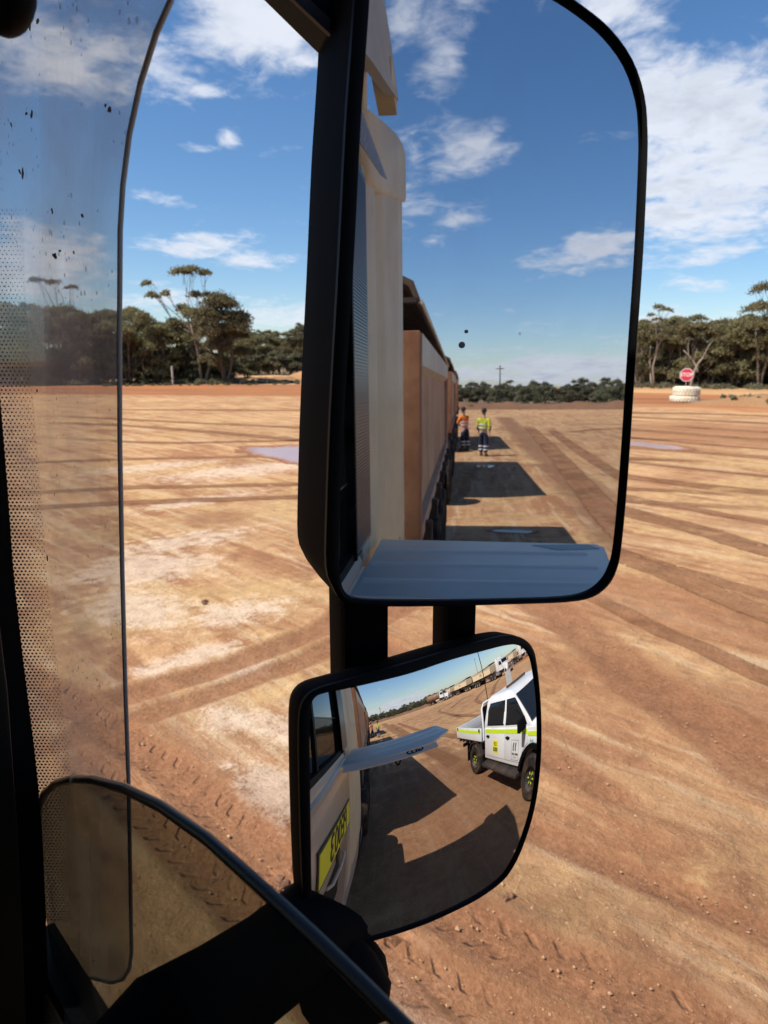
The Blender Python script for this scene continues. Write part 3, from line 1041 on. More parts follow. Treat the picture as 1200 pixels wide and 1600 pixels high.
def puddle(outline, label, col, z=0.0):
    """shallow muddy water with an uneven edge"""
    n = len(outline)
    C = sum((Vector(p) for p in outline), Vector((0, 0))) / n
    ring = []
    for i in range(n):
        a, b = Vector(outline[i]), Vector(outline[(i + 1) % n])
        for k in range(14):
            z_, y_ = Vector(outline[i - 1]), Vector(outline[(i + 2) % n])
            t = k / 14
            q = .5 * (2 * a + (b - z_) * t + (2 * z_ - 5 * a + 4 * b - y_) * t * t + (3 * a - z_ - 3 * b + y_) * t ** 3)
            nz = float(fbm(np.array([q.x * 1.7]), np.array([q.y * 1.7]), 4, 21)[0]) - .5
            ring.append(C + (q - C) * (1.12 + nz * .5))
    zz = float(np.max(ground_h(np.array([p.x for p in ring]), np.array([p.y for p in ring])))) + 0.005
    mb = MB()
    K = 8
    m_ = len(ring)
    mb.v = [(C.x, C.y, zz)] + [tuple(C + (p - C) * (r / K)) + (zz,) for r in range(1, K + 1) for p in ring]
    mb.f = [(0, 1 + k, 1 + (k + 1) % m_) for k in range(m_)] + [(1 + r * m_ + k, 1 + (r + 1) * m_ + k, 1 + (r + 1) * m_ + (k + 1) % m_, 1 + r * m_ + (k + 1) % m_) for r in range(K - 1) for k in range(m_)]
    m = bpy.data.materials.new('muddy_water')
    m.use_nodes = True
    N = NT(m.node_tree)
    b = N.n['Principled BSDF']
    tc = N.new('ShaderNodeTexCoord').outputs['Object']
    nz_ = N.noise(tc, 1.6, 6, 0.65, 0.4)
    ra = N.new('ShaderNodeAttribute')
    ra.attribute_name = 'rim'
    rim = N.math('ADD', ra.outputs['Fac'], N.math('MULTIPLY', N.math('SUBTRACT', nz_, 0.5), 0.9))
    wet = N.smooth(rim, 0.80, 0.62)
    N.put(b.inputs['Base Color'], N.mix(wet, (0.30, 0.135, 0.07), N.mix(nz_, tuple(c * 0.85 for c in col), tuple(c * 1.1 for c in col))))
    N.put(b.inputs['Roughness'], N.lerp(wet, 0, 1, 0.75, 0.16))
    N.put(b.inputs['Specular IOR Level'], N.lerp(wet, 0, 1, 0.1, 0.26))
    N.put(b.inputs['Alpha'], N.smooth(rim, 1.02, 0.84))
    o = mb.build('puddle', m, recalc=False)
    at = o.data.attributes.new('rim', 'FLOAT', 'POINT')
    at.data.foreach_set('value', np.array([0.0] + [r / K for r in range(1, K + 1) for _ in ring], dtype=np.float32))
    if o.data.polygons[0].normal.z < 0:
        o.data.flip_normals()
    return tag(o, label, kind='structure')


puddle([(10.9, 18.6), (11.5, 19.1), (12.5, 18.8), (13.3, 17.6), (13.0, 15.8), (11.6, 14.4), (10.5, 14.6), (10.6, 16.2), (10.6, 17.4)], 'shallow pink muddy puddle left of the big mirror', (0.43, 0.26, 0.215))
puddle([(20.6, 12.6), (21.6, 12.3), (21.9, 11.1), (21.3, 9.6), (20.4, 9.7), (20.5, 11.1)], 'thin pink puddle right of the big mirror', (0.43, 0.27, 0.225))
puddle([(0.75, -22.5), (1.3, -22.3), (1.45, -23.0), (0.9, -23.3)], 'wet patch in the shade of the second trailer', (0.13, 0.085, 0.06))
puddle([(0.9, -11.9), (1.6, -11.75), (1.7, -12.0), (1.0, -12.1)], 'wet patch in the shade behind the first trailer', (0.13, 0.085, 0.06))

# berm of pushed-up soil on the right and a windrow far behind
def mound(name, line, width, height, label, seed, mat):
    P = [Vector(p) for p in line]
    Q = []
    for i in range(len(P) - 1):
        n = max(3, int((P[i + 1] - P[i]).length / 0.6))
        for k in range(n):
            Q.append(P[i].lerp(P[i + 1], k / n))
    Q.append(P[-1])
    NA = 14
    vs = []
    for i, q in enumerate(Q):
        t = (Q[min(i + 1, len(Q) - 1)] - Q[max(i - 1, 0)]).normalized()
        s = Vector((t.y, -t.x))
        e = min(1, min(i, len(Q) - 1 - i) / 6)
        for k in range(NA + 1):
            u = k / NA * 2 - 1
            p = q + s * u * width
            nz = float(fbm(np.array([p.x * .7]), np.array([p.y * .7]), 5, seed)[0])
            n2 = float(fbm(np.array([p.x * 2.6]), np.array([p.y * 2.6]), 3, seed + 5)[0])
            h = height * e * max(0, math.cos(u * math.pi / 2)) ** 1.3 * (0.35 + 1.1 * nz) + (n2 - .5) * .40 * (1 - u * u) * e
            vs.append((p.x, p.y, max(h, 0) + (0.01 if abs(u) < 0.999 else -0.06)))
    n = NA + 1
    fs = [(i * n + k, i * n + k + 1, (i + 1) * n + k + 1, (i + 1) * n + k) for i in range(len(Q) - 1) for k in range(NA)]
    mb = MB().add(vs, fs)
    o = mb.build(name, mat, smooth=60)
    return tag(o, label, kind='structure')


M_berm = pmat('berm_soil', (0.30, 0.155, 0.075), 0.95, dust=0.6, dscale=0.8, var=0.3, bump=0.6, bscale=3, dcol=(0.33, 0.22, 0.11), spec=0.1)
M_windrow = pmat('windrow_soil', (0.19, 0.10, 0.06), 0.95, dust=0.4, dscale=0.5, var=0.3, bump=0.6, bscale=2, spec=0.1)
mound('berm', [(45.5, 21.0), (46.5, 17.5), (45, 13), (41, 7), (36, 0)], 2.6, .62, 'low rough berm of brown soil beside the white tyres', 40, M_berm)
mound('windrow', [(-12, -88), (0, -86), (12, -84), (26, -80)], 3.4, 0.75, 'dark red windrow of soil along the back of the yard', 60, M_windrow)
mound('bank', [(30, 92), (40, 86.5), (50, 80), (57, 76)], 4.0, 0.55, 'low grassy bank under the trees on the left', 80, M_berm)


M_rise = pmat('rise_soil', (0.40, 0.19, 0.08), 0.95, dust=0.7, dscale=0.25, var=0.2, bump=0.5, bscale=2, dcol=(0.46, 0.27, 0.13), spec=0.1)
_ra, _rb = math.radians(33.5), math.radians(41)
mound('dirt_rise', [(100 * math.sin(_ra), 100 * math.cos(_ra)), (101 * math.sin((_ra + _rb) / 2), 101 * math.cos((_ra + _rb) / 2)), (98 * math.sin(_rb), 98 * math.cos(_rb)), (96 * math.sin(_rb + .1), 96 * math.cos(_rb + .1))], 8.0, 1.1, 'pale orange rise of dirt beside the far sandy track', 95, M_rise)


def gravel():
    rng = np.random.default_rng(3)
    V, F = [], []
    base = np.array([(1, 0, 0), (-1, 0, 0), (0, 1, 0), (0, -1, 0), (0, 0, 1), (0, 0, -1)], float)
    bf = [(0, 2, 4), (2, 1, 4), (1, 3, 4), (3, 0, 4), (2, 0, 5), (1, 2, 5), (3, 1, 5), (0, 3, 5)]
    N = 5200
    r = 1.6 + 9 * rng.random(N) ** 1.6
    a = np.radians(rng.uniform(5, 88, N))
    X, Y = r * np.sin(a) + .4, r * np.cos(a)
    S = 0.0035 + 0.008 * rng.random(N) ** 4 + 0.007 * (rng.random(N) > 0.985)
    Z = ground_h(X, Y)
    for i in range(N):
        ax = base * (S[i] * rng.uniform(.6, 1.3, (6, 1))) * np.array([1, 1, .65])
        t = rng.uniform(0, 6.28)
        R = np.array([[math.cos(t), -math.sin(t), 0], [math.sin(t), math.cos(t), 0], [0, 0, 1]])
        V.append(ax @ R.T + np.array([X[i], Y[i], Z[i] + S[i] * .25]))
        F += [tuple(6 * i + k for k in f) for f in bf]
    mb = MB()
    mb.v = [tuple(v) for v in np.concatenate(V)]
    mb.f = F
    o = mb.build('gravel', pmat('gravel_stone', (0.40, 0.23, 0.12), 0.9, dust=0.5, dscale=6, var=0.5, dcol=(0.50, 0.33, 0.18)), recalc=False)
    return tag(o, 'small stones and grit scattered over the dirt', kind='stuff')


gravel()


def clod(x, y, s, label, seed):
    rnd = random.Random(seed)
    mb = MB()
    z0 = float(ground_h(np.array([x]), np.array([y]))[0])
    for k in range(5):
        c = (x + rnd.uniform(-1, 1) * s * .8, y + rnd.uniform(-1, 1) * s * .8, z0 + s * .25)
        r = s * rnd.uniform(.35, .7)
        b = len(mb.v)
        mb.ball(c, (r, r * .8, r * .6), 8, 5)
        for i in range(b, len(mb.v)):
            v = mb.v[i]
            mb.v[i] = (v[0] + rnd.uniform(-1, 1) * r * .22, v[1] + rnd.uniform(-1, 1) * r * .22, v[2] + rnd.uniform(-1, 1) * r * .2)
    o = mb.build('dirt_clod', M_windrow, recalc=False)
    tag(o, label, 'dirt clod')


p = G(795, 1405)
clod(p.x, p.y, .035, 'crumbled dark dirt clod below the convex mirror beside the lug prints', 1)
p = G(318, 943)
clod(p.x, p.y, .05, 'dark lone clod on pale dirt left of the big mirror', 2)
p = G(440, 1385)
clod(p.x, p.y, .045, 'brown clod beside the left edge of the convex mirror', 3)


# ================================================================== trees
def leaf_mat(name, c0, c1, c2):
    m = bpy.data.materials.new(name)
    m.use_nodes = True
    N = NT(m.node_tree)
    N.n.clear()
    out = N.new('ShaderNodeOutputMaterial')
    ge = N.new('ShaderNodeNewGeometry')
    oi = N.new('ShaderNodeObjectInfo')
    tc = N.new('ShaderNodeTexCoord').outputs['Object']
    n = N.noise(tc, 0.8, 3, 0.6)
    f = N.math('ADD', N.math('MULTIPLY', ge.outputs['Random Per Island'], 0.5), N.math('MULTIPLY', n, 0.5))
    c = N.mix(N.smooth(f, 0.25, 0.55), c0, c1)
    c = N.mix(N.smooth(f, 0.6, 0.8), c, c2)
    hv = N.new('ShaderNodeHueSaturation')
    N.put(hv.inputs['Hue'], N.lerp(oi.outputs['Random'], 0, 1, 0.485, 0.51))
    N.put(hv.inputs['Value'], N.lerp(oi.outputs['Random'], 0, 1, 0.92, 1.28))
    N.put(hv.inputs['Color'], c)
    df = N.new('ShaderNodeBsdfDiffuse')
    N.link(hv.outputs[0], df.inputs[0])
    tl = N.new('ShaderNodeBsdfTranslucent')
    N.link(hv.outputs[0], tl.inputs[0])
    mx = N.new('ShaderNodeMixShader')
    mx.inputs[0].default_value = 0.38
    N.link(df.outputs[0], mx.inputs[1])
    N.link(tl.outputs[0], mx.inputs[2])
    N.link(mx.outputs[0], out.inputs[0])
    return m


M_leaf = leaf_mat('eucalypt_leaves', (0.125, 0.112, 0.055), (0.20, 0.176, 0.088), (0.28, 0.24, 0.135))
M_scrub = leaf_mat('scrub_leaves', (0.115, 0.112, 0.068), (0.175, 0.165, 0.10), (0.25, 0.23, 0.145))
M_bark = pmat('eucalypt_bark', (0.15, 0.11, 0.08), 0.85, dust=0.5, dscale=1.2, var=0.25, dcol=(0.10, 0.07, 0.05), bump=0.4, bscale=10)
M_barkp = pmat('pale_bark', (0.29, 0.23, 0.175), 0.8, dust=0.4, dscale=1.5, var=0.2, dcol=(0.16, 0.11, 0.08))


def leaves(clumps, rng, dens=1.0, size=0.30):
    """leaf sprays: many narrow leaf-sized faces through flattened clumps, thicker to the upper shell"""
    VS = []
    for cx, cy, cz, rx, rz in clumps:
        n = int(dens * 190 * (rx ** 2) + 70 * dens)
        d = rng.normal(size=(n, 3))
        d /= np.linalg.norm(d, axis=1)[:, None]
        d[:, 2] = np.where(d[:, 2] < -0.45, -d[:, 2] * 0.7, d[:, 2])
        rad = rng.uniform(0.30, 1.0, n) ** 0.6
        # broken outline: sub-clusters
        kc = rng.normal(size=(max(6, int(8 * rx)), 3))
        kc /= np.linalg.norm(kc, axis=1)[:, None]
        kc[:, 2] = np.abs(kc[:, 2]) * 0.9 - 0.15
        near = kc[rng.integers(0, len(kc), n)]
        w = rng.uniform(0.25, 0.85, n)[:, None]
        d = d * (1 - w) + near * w
        p = d * rad[:, None] * np.array([rx, rx, rz]) * rng.uniform(0.85, 1.18, (n, 1)) + np.array([cx, cy, cz])
        rr2 = ((p[:, 0] - cx) ** 2 + (p[:, 1] - cy) ** 2) / (rx * rx)
        p[:, 2] -= rr2 * 0.42 * min(rx * .5, 1.1)
        ax = rng.normal(size=(n, 3))
        ax[:, 2] -= 0.4
        ax /= np.linalg.norm(ax, axis=1)[:, None]
        o = rng.normal(size=(n, 3)) * 0.55 + d / (np.linalg.norm(d, axis=1)[:, None] + 1e-6) + np.array([0, 0, .35])
        sd = np.cross(ax, o)
        sd /= np.linalg.norm(sd, axis=1)[:, None] + 1e-9
        ln = (size * rng.uniform(0.55, 1.25, n))[:, None]
        wd = ln * rng.uniform(0.22, 0.42, n)[:, None]
        VS.append(np.stack([p - ax * ln * .5, p + sd * wd * .5, p + ax * ln * .5, p - sd * wd * .5], 1))
    return np.concatenate(VS).reshape(-1, 3)


def quad_mesh(name, V, mat):
    m = bpy.data.meshes.new(name)
    n = len(V) // 4
    m.vertices.add(len(V))
    m.vertices.foreach_set('co', V.astype(np.float32).ravel())
    m.loops.add(len(V))
    m.loops.foreach_set('vertex_index', np.arange(len(V), dtype=np.int32))
    m.polygons.add(n)
    m.polygons.foreach_set('loop_start', (np.arange(n) * 4).astype(np.int32))
    m.update(calc_edges=True)
    m.materials.append(mat)
    return m


def branch(mb, a, b, r0, r1, rnd, n=5, bend=0.12):
    a, b = Vector(a), Vector(b)
    L = (b - a).length
    pts, rs = [], []
    off = Vector((rnd.uniform(-1, 1), rnd.uniform(-1, 1), rnd.uniform(-.3, .6))) * L * bend
    for i in range(n):
        t = i / (n - 1)
        pts.append(a.lerp(b, t) + off * math.sin(math.pi * t) + Vector((rnd.uniform(-1, 1), rnd.uniform(-1, 1), 0)) * L * .015)
        rs.append(r0 + (r1 - r0) * t)
    mb.tube(pts, rs, 6)
    return pts


def tree_meshes(seed, H, spread, clumps=None, stems=2, low=0.35, dens=1.35, size=0.34, bark=None, leaf=None):
    rnd = random.Random(seed)
    rng = np.random.default_rng(seed)
    if clumps is None:
        clumps = []
        nc = rnd.randint(17, 22)
        for i in range(nc):
            a = 2 * math.pi * (i + rnd.random() * .8) / nc * 2.4
            hh = low + (0.92 - low) * rnd.random() ** 0.85
            rr = spread * (0.15 + 0.80 * rnd.random()) * math.sqrt(max(0.15, 1 - ((hh - 0.55) / 0.55) ** 2))
            rx = spread * rnd.uniform(.28, .46)
            clumps.append((rr * math.cos(a), rr * math.sin(a), H * hh, rx, rx * rnd.uniform(.60, .95)))
        clumps.append((rnd.uniform(-.2, .2) * spread, rnd.uniform(-.2, .2) * spread, H * .92, spread * .48, H * .075))
    mb = MB()
    tops = []
    for s in range(stems):
        a = 2 * math.pi * (s + rnd.random() * .5) / stems
        r = 0.0 if stems == 1 else spread * .28
        top = (r * math.cos(a), r * math.sin(a), H * rnd.uniform(.48, .62))
        r0 = 0.018 * H * (1.15 if stems == 1 else .8)
        pts = branch(mb, (0.12 * math.cos(a) * (stems > 1), 0.12 * math.sin(a) * (stems > 1), -0.1), top, r0, r0 * .55, rnd, 6, .08)
        tops.append((pts, r0))
    for c in clumps:
        pts, r0 = min(tops, key=lambda q: (q[0][-1] - Vector(c[:3])).length)
        k = rnd.choice([2, 3, 4, 5]) if c[2] > H * .5 else rnd.choice([1, 2, 3])
        a = pts[k]
        if a.z > c[2] - .3:
            a = pts[1]
        end = Vector((c[0], c[1], c[2] + c[4] * .2))
        branch(mb, a, end, r0 * .42, r0 * .10, rnd, 5, .10)
        for _ in range(3):
            e = end + Vector((rnd.uniform(-1, 1) * c[3] * .7, rnd.uniform(-1, 1) * c[3] * .7, rnd.uniform(0, .8) * c[4]))
            st = a.lerp(end, rnd.uniform(.5, .85))
            branch(mb, st, e, r0 * .16, r0 * .05, rnd, 3, .06)
    tm = bpy.data.meshes.new('trunk')
    tm.from_pydata(mb.v, [], mb.f)
    tm.materials.append(bark or M_bark)
    tm.shade_smooth()
    cm = quad_mesh('crown', leaves(clumps, rng, dens, size), leaf or M_leaf)
    return tm, cm


def plant_tree(meshes, loc, rz, s, label, group=None, name='eucalyptus_tree', cat='tree'):
    t = thing(name, (loc[0], loc[1], 0), label, cat, group, rz)
    t.scale = (s, s, s)
    for nm, me_ in (('trunk', meshes[0]), ('crown', meshes[1])):
        o = bpy.data.objects.new(nm, me_)
        COL.objects.link(o)
        o.parent = t
    return t


variants = [tree_meshes(11, 9.0, 3.4, stems=2, low=.16), tree_meshes(12, 8.0, 3.6, stems=3, low=.14, dens=1.45), tree_meshes(13, 10.0, 3.2, stems=1, low=.30, dens=1.2),
            tree_meshes(14, 7.0, 3.2, stems=4, low=.12, dens=1.5), tree_meshes(15, 9.5, 3.8, stems=3, low=.18), tree_meshes(16, 6.0, 2.8, stems=3, low=.12, dens=1.5)]
bushv = [tree_meshes(31, 3.6, 2.2, stems=3, low=.15, dens=1.3, size=.34, leaf=M_scrub), tree_meshes(32, 3.0, 2.6, stems=3, low=.1, dens=1.3, size=.34, leaf=M_scrub), tree_meshes(33, 4.4, 2.4, stems=2, low=.2, dens=1.2, size=.34, leaf=M_scrub)]


def polar(az, d):
    return (d * math.sin(math.radians(az)), d * math.cos(math.radians(az)))


def az_of(x):
    return math.degrees(YAW) + math.degrees(math.atan((x - 600) / math.hypot(FPX, 236)))


# the tall umbrella gum and the dome beside it
A_clumps = [(-2.2, 0.5, 12.9, 1.7, .9), (-.6, -.4, 13.0, 1.5, .8), (.9, -.3, 12.6, 1.2, .7), (-6.1, .3, 11.5, .9, .6), (-5.3, -.5, 10.0, 1.1, .8), (-4.0, .2, 10.3, 1.0, .7), (-.6, .6, 10.3, 1.2, .7), (1.0, 0, 10.2, 1.0, .6),
            (-2.2, .8, 8.6, 1.5, 1.0), (-.8, -.9, 8.0, 1.7, 1.2), (-3.2, 0, 6.9, 1.6, 1.1), (.6, .3, 6.6, 1.7, 1.2), (-1.5, 0, 5.2, 2.0, 1.3)]
mA = tree_meshes(101, 13.4, 4.5, clumps=A_clumps, stems=2, dens=1.5, size=.38, bark=M_barkp)
plant_tree(mA, polar(az_of(316), 90), -YAW, 1.0, 'tall pale-barked gum tree with a flat umbrella crown above the others', name='gum_tree')
B_clumps = [(-3.0, .2, 6.6, 2.1, 1.5), (3.3, .3, 6.4, 1.9, 1.4), (0, 1.2, 7.6, 2.6, 1.7), (-.6, 0, 9.0, 2.4, 1.7), (1.2, 0.4, 8.9, 2.2, 1.5), (-2.6, .5, 7.6, 2.0, 1.5), (2.7, -.4, 7.4, 1.9, 1.5), (.2, -1, 7.4, 2.2, 1.4), (-1.8, .3, 2.8, 1.7, 1.1), (.6, .4, 2.4, 1.5, 1.0), (3.4, .5, 5.6, 1.7, 1.2), (-3.4, -.6, 5.6, 1.9, 1.2), (0, -1.6, 6.2, 2.6, 1.5), (1.4, 1.6, 5.4, 2.2, 1.4), (-1, 0, 4.2, 2.3, 1.1), (2.2, -1, 3.6, 1.6, 1.0)]
mB = tree_meshes(102, 10.4, 4, clumps=B_clumps, stems=3, dens=2.2, size=.38)
plant_tree(mB, polar(az_of(350), 86.5), .4, 1.0, 'broad dome-crowned gum right of the tall umbrella tree', name='gum_tree')
D_clumps = [(-1.5, 0, 11.5, 1.3, .6), (.3, .2, 11.3, 1.2, .55), (2.2, 0, 10.7, 1.0, .45), (0, 0, 3.4, 2.2, 1.3), (-1.2, .5, 8.0, 2.2, 1.1), (1.5, -.4, 8.2, 2.2, 1.0), (0, 0, 6.2, 3.0, 1.4), (-2, .5, 5.0, 2, 1.2), (2.2, 0, 5.2, 2, 1.2)]
mD = tree_meshes(103, 11.8, 4, clumps=D_clumps, stems=2, dens=1.0)
plant_tree(mD, polar(az_of(92), 89), -YAW, .98, 'gum with one long flat leaf tuft seen through the dusty wind deflector', name='gum_tree')
R_clumps = [(-.6, 0, 9.6, 1.6, 1.0), (.8, 0, 9.5, 1.4, .9), (2.0, 0, 9.0, 1.3, .9), (0, .5, 3.0, 1.9, 1.2), (-.6, 0, 7.9, 2.3, .9), (1.6, .6, 7.4, 2.2, .9), (-.6, -.5, 6.2, 2.2, 1.1), (1.2, 0, 5.2, 2.4, 1.1), (-1, .4, 4.2, 2.0, 1.1)]
mR = tree_meshes(104, 10.4, 4, clumps=R_clumps, stems=2, dens=1.1)
plant_tree(mR, polar(az_of(1192), 78), -YAW - .5, .95, 'tallest gum of the right woodland at the photo edge', name='gum_tree')
plant_tree(tree_meshes(105, 8.5, 2.6, clumps=[(-.3, 0, 8.2, 1.0, .4), (1.2, 0, 8.0, 1.1, .35), (-1.0, .3, 7.4, .7, .3), (.4, .3, 7.0, .9, .4)], stems=2, dens=.7, bark=M_barkp), polar(az_of(1024), 78), 0, .95,
           'sparse gum with thin bare branches beside the big mirror frame', name='gum_tree')
rt = random.Random(5)
G_L, G_R, G_M = 'gums of the left woodland', 'gums of the right woodland', 'gums behind the big mirror'
# (photo x, distance, variant, scale)
spots = []
for x, d, v, s in [(-60, 92, 1, 1.0), (-20, 86, 0, 1.0), (10, 90, 4, .95), (40, 87, 1, .98), (75, 92, 3, 1.05), (120, 86, 1, 1.0), (150, 90, 4, .88), (175, 88, 0, .92), (200, 87, 4, .92), (228, 92, 1, .98), (245, 88, 3, .98), (272, 91, 5, 1.0), (292, 95, 1, .95), (322, 96, 3, 1.0), (385, 96, 3, .8),
                   (-40, 104, 2, 1.0), (20, 106, 0, 1.05), (60, 104, 2, 1.0), (105, 103, 4, 1.0), (140, 106, 0, 1.0), (185, 104, 2, .95), (215, 108, 4, 1.0), (255, 106, 0, .9), (300, 112, 4, .9), (340, 108, 1, 1.0)]:
    spots.append((az_of(x), d, v, s, G_L))
for x in range(362, 520, 11):
    spots.append((az_of(x + rt.uniform(-4, 4)), rt.uniform(138, 150), rt.choice([0, 1, 3, 4, 5]), rt.uniform(.85, 1.08), 'gums far beyond the sandy track'))
for x in range(372, 520, 16):
    spots.append((az_of(x + rt.uniform(-4, 4)), rt.uniform(156, 170), rt.choice([0, 2, 4]), rt.uniform(.9, 1.1), 'gums far beyond the sandy track'))
for x in range(545, 985, 26):
    spots.append((az_of(x + rt.uniform(-8, 8)), rt.uniform(84, 98), rt.choice([0, 1, 3, 4, 5]), rt.uniform(.8, 1.0), G_M))
for x, d, v, s in [(1000, 80, 3, .95), (1018, 84, 1, .80), (1040, 80, 4, .72), (1062, 82, 1, .82), (1078, 78, 3, .92), (1096, 82, 4, .70), (1115, 79, 1, .80), (1132, 83, 0, .72), (1150, 79, 3, .95), (1166, 83, 4, .72), (1180, 80, 1, .86), (1215, 80, 0, .8), (1240, 82, 4, .8), (1265, 80, 1, .85), (1290, 84, 3, .9), (1320, 82, 0, .9),
                   (1008, 95, 4, .82), (1034, 97, 0, .86), (1060, 94, 2, .80), (1090, 98, 4, .88), (1120, 95, 0, .84), (1146, 97, 1, .92), (1172, 94, 4, .85), (1200, 97, 2, .9), (1230, 95, 4, .9)]:
    spots.append((az_of(x), d, v, s, G_R))
LAB = {G_L: 'olive gum tree in the dense left woodland edge', G_R: 'olive gum tree in the woodland behind the stop sign', G_M: 'olive gum tree in the woodland mostly hidden by the big mirror',
       'gums far beyond the sandy track': 'distant gum tree beyond the sandy track between wind deflector and mirror'}
ORD = ['first', 'second', 'third', 'fourth', 'fifth', 'sixth', 'seventh', 'eighth', 'ninth', 'tenth', 'eleventh', 'twelfth', 'thirteenth', 'fourteenth', 'fifteenth', 'sixteenth', 'seventeenth', 'eighteenth', 'nineteenth', 'twentieth']
fl = sorted(q_ for q_ in spots if q_[4] == G_L and q_[1] < 97 and q_[0] > az_of(180))
fd = sorted((q_ for q_ in spots if q_[4] == G_L and q_[1] < 97 and q_[0] <= az_of(180)), reverse=True)
fr_ = sorted(q_ for q_ in spots if q_[4] == G_R and q_[1] < 86)
for az, d, v, s, g in spots:
    q_ = (az, d, v, s, g)
    if q_ in fl:
        lb_ = 'olive gum, %s tree right of the wind deflector edge in the left woodland' % ORD[fl.index(q_)]
    elif q_ in fd:
        lb_ = 'olive gum seen through the dusty deflector, %s tree left of its edge' % ORD[fd.index(q_)]
    elif q_ in fr_:
        lb_ = 'olive gum, %s tree right of the big mirror along the front of the woodland' % ORD[fr_.index(q_)]
    else:
        lb_ = LAB[g].replace('olive gum tree in the', 'olive gum tree in the back rows of the')
    plant_tree(variants[v], polar(az, d), rt.uniform(0, 6.28), s, lb_, g)
# understory bushes among the trunks
for i in range(64):
    x = -110 + i * 9.2 + rt.uniform(-4, 4)
    plant_tree(bushv[i % 3], polar(az_of(x), rt.uniform(89, 101) if x < 368 else rt.uniform(136, 142)), rt.uniform(0, 6.28), rt.uniform(.75, 1.15), 'grey-green bush among the trunks of the left woodland', 'bushes among the left trunks', 'scrub_bush', 'bush')
for i in range(40):
    x = 990 + i * 8.5 + rt.uniform(-4, 4)
    plant_tree(bushv[i % 3], polar(az_of(x), rt.uniform(81, 92)), rt.uniform(0, 6.28), rt.uniform(.7, 1.05), 'grey-green bush among the trunks of the right woodland', 'bushes among the right trunks', 'scrub_bush', 'bush')
# scrub behind the yard (seen in the mirrors)
for i in range(150):
    az = 146 + i * 0.40 + rt.uniform(-.25, .25)
    d = rt.uniform(93, 112)
    plant_tree(bushv[i % 3], polar(az, d), rt.uniform(0, 6.28), rt.uniform(.62, .80), 'grey-green bush in the scrub line behind the yard', 'bushes of the scrub line behind the yard', 'scrub_bush', 'bush')
for i in range(40):
    az = 130 + i * 1.7 + rt.uniform(-.6, .6)
    d = rt.uniform(150, 190)
    plant_tree(variants[rt.choice([1, 3, 5])], polar(az, d), rt.uniform(0, 6.28), rt.uniform(.36, .60), 'far gum on the low rise behind the yard', 'far gums behind the yard')


def undergrowth():
    rng = np.random.default_rng(17)
    cl = []
    rr = random.Random(4)

    def strip(x0, x1, n, d0, d1, r0, r1):
        for _ in range(n):
            p_ = polar(az_of(rr.uniform(x0, x1)), rr.uniform(d0, d1))
            r = rr.uniform(r0, r1)
            cl.append((p_[0], p_[1], r * .25, r, r * .75))
    strip(-120, 372, 150, 84, 92, .35, .9)
    strip(150, 480, 70, 80, 84, .12, .32)
    strip(372, 480, 26, 84, 92, .2, .5)
    strip(-120, 372, 80, 92, 110, .6, 1.4)
    strip(990, 1330, 110, 74, 80, .3, .8)
    strip(990, 1330, 70, 82, 96, .6, 1.4)
    strip(480, 990, 120, 80, 92, .4, 1.0)
    for _ in range(90):
        t_ = rr.random()
        cl.append((46.5 - 10 * t_ ** 1.6 + rr.uniform(-2, 2), 19 - 19 * t_ + rr.uniform(-1, 1), .35, rr.uniform(.15, .4), .25))
    for _ in range(260):
        p_ = polar(rr.uniform(146, 206), rr.uniform(83.5, 98))
        r = rr.uniform(.4, 1.0)
        cl.append((p_[0], p_[1], r * .3, r, r * .8))
    V = leaves(cl, rng, .8, .26)
    m = quad_mesh('undergrowth', V, M_scrub)
    o = bpy.data.objects.new('undergrowth', m)
    COL.objects.link(o)
    tag(o, 'low grey-green scrub and dry grass along the foot of the trees', kind='stuff')


undergrowth()

# ================================================================== stop sign on white tyres, marker post
pt = G(1071, 629)
def loader_tyre(c, R, r, z0, z1, label, seed):
    mb = MB()
    h = z1 - z0
    prof = [(r, h * .16), (r + .10, h * .02), (R - .10, 0), (R - .02, h * .10), (R, h * .25), (R, h * .75), (R - .02, h * .90), (R - .10, h), (r + .10, h * .98), (r, h * .84)]
    mb.lathe(prof + [prof[0]], (c[0], c[1], z0), 'z', 48)
    o = mb.build('painted_tyre', M_tyrew, smooth=50)
    t = tag(o, label, 'tyre', 'white painted tyres under the stop sign')
    lug = MB()
    for k in range(26):
        a = 2 * math.pi * k / 26
        d = Vector((math.cos(a), math.sin(a), 0))
        s = Vector((-d.y, d.x, 0))
        for q, zz in ((.08, .30), (-.08, .70)):
            lug.obox(Vector((c[0], c[1], z0 + h * zz)) + d * (R + .012) + s * q * .5, d * .03, s * .045 + Vector((0, 0, h * .03)), Vector((0, 0, h * .17)) + s * q * .3)
    lg = lug.build('tread_lugs', M_tyrew, t)
    lg['kind'] = 'stuff'
    return t


tc_ = (pt.x + 0.9, pt.y + 0.5)
loader_tyre(tc_, .88, .42, 0.0, .38, 'lower dirty white painted tyre of the stop-sign stack', 1)
loader_tyre((tc_[0] + .06, tc_[1] - .05), .80, .40, .38, 0.98, 'upper white painted tyre carrying the stop sign', 2)
view = Vector((-tc_[0], -tc_[1], 0)).normalized()
side = Vector((-view.y, view.x, 0))
sg = thing('stop_sign', (tc_[0], tc_[1], 0), 'round red stop sign standing out of the white tyres', 'stop sign', world_coords=True)
MB().cyl((tc_[0], tc_[1], .2), (tc_[0], tc_[1], 1.95), .03, 10).build('post', M_alu, sg, smooth=40)
ctr = Vector((tc_[0], tc_[1], 1.72)) + view * .05
MB().slab([ctr + (side * math.cos(k * math.pi / 4 + math.pi / 8) + Vector((0, 0, 1)) * math.sin(k * math.pi / 4 + math.pi / 8)) * .44 for k in range(8)], view * .012).build('border', M_signw, sg)
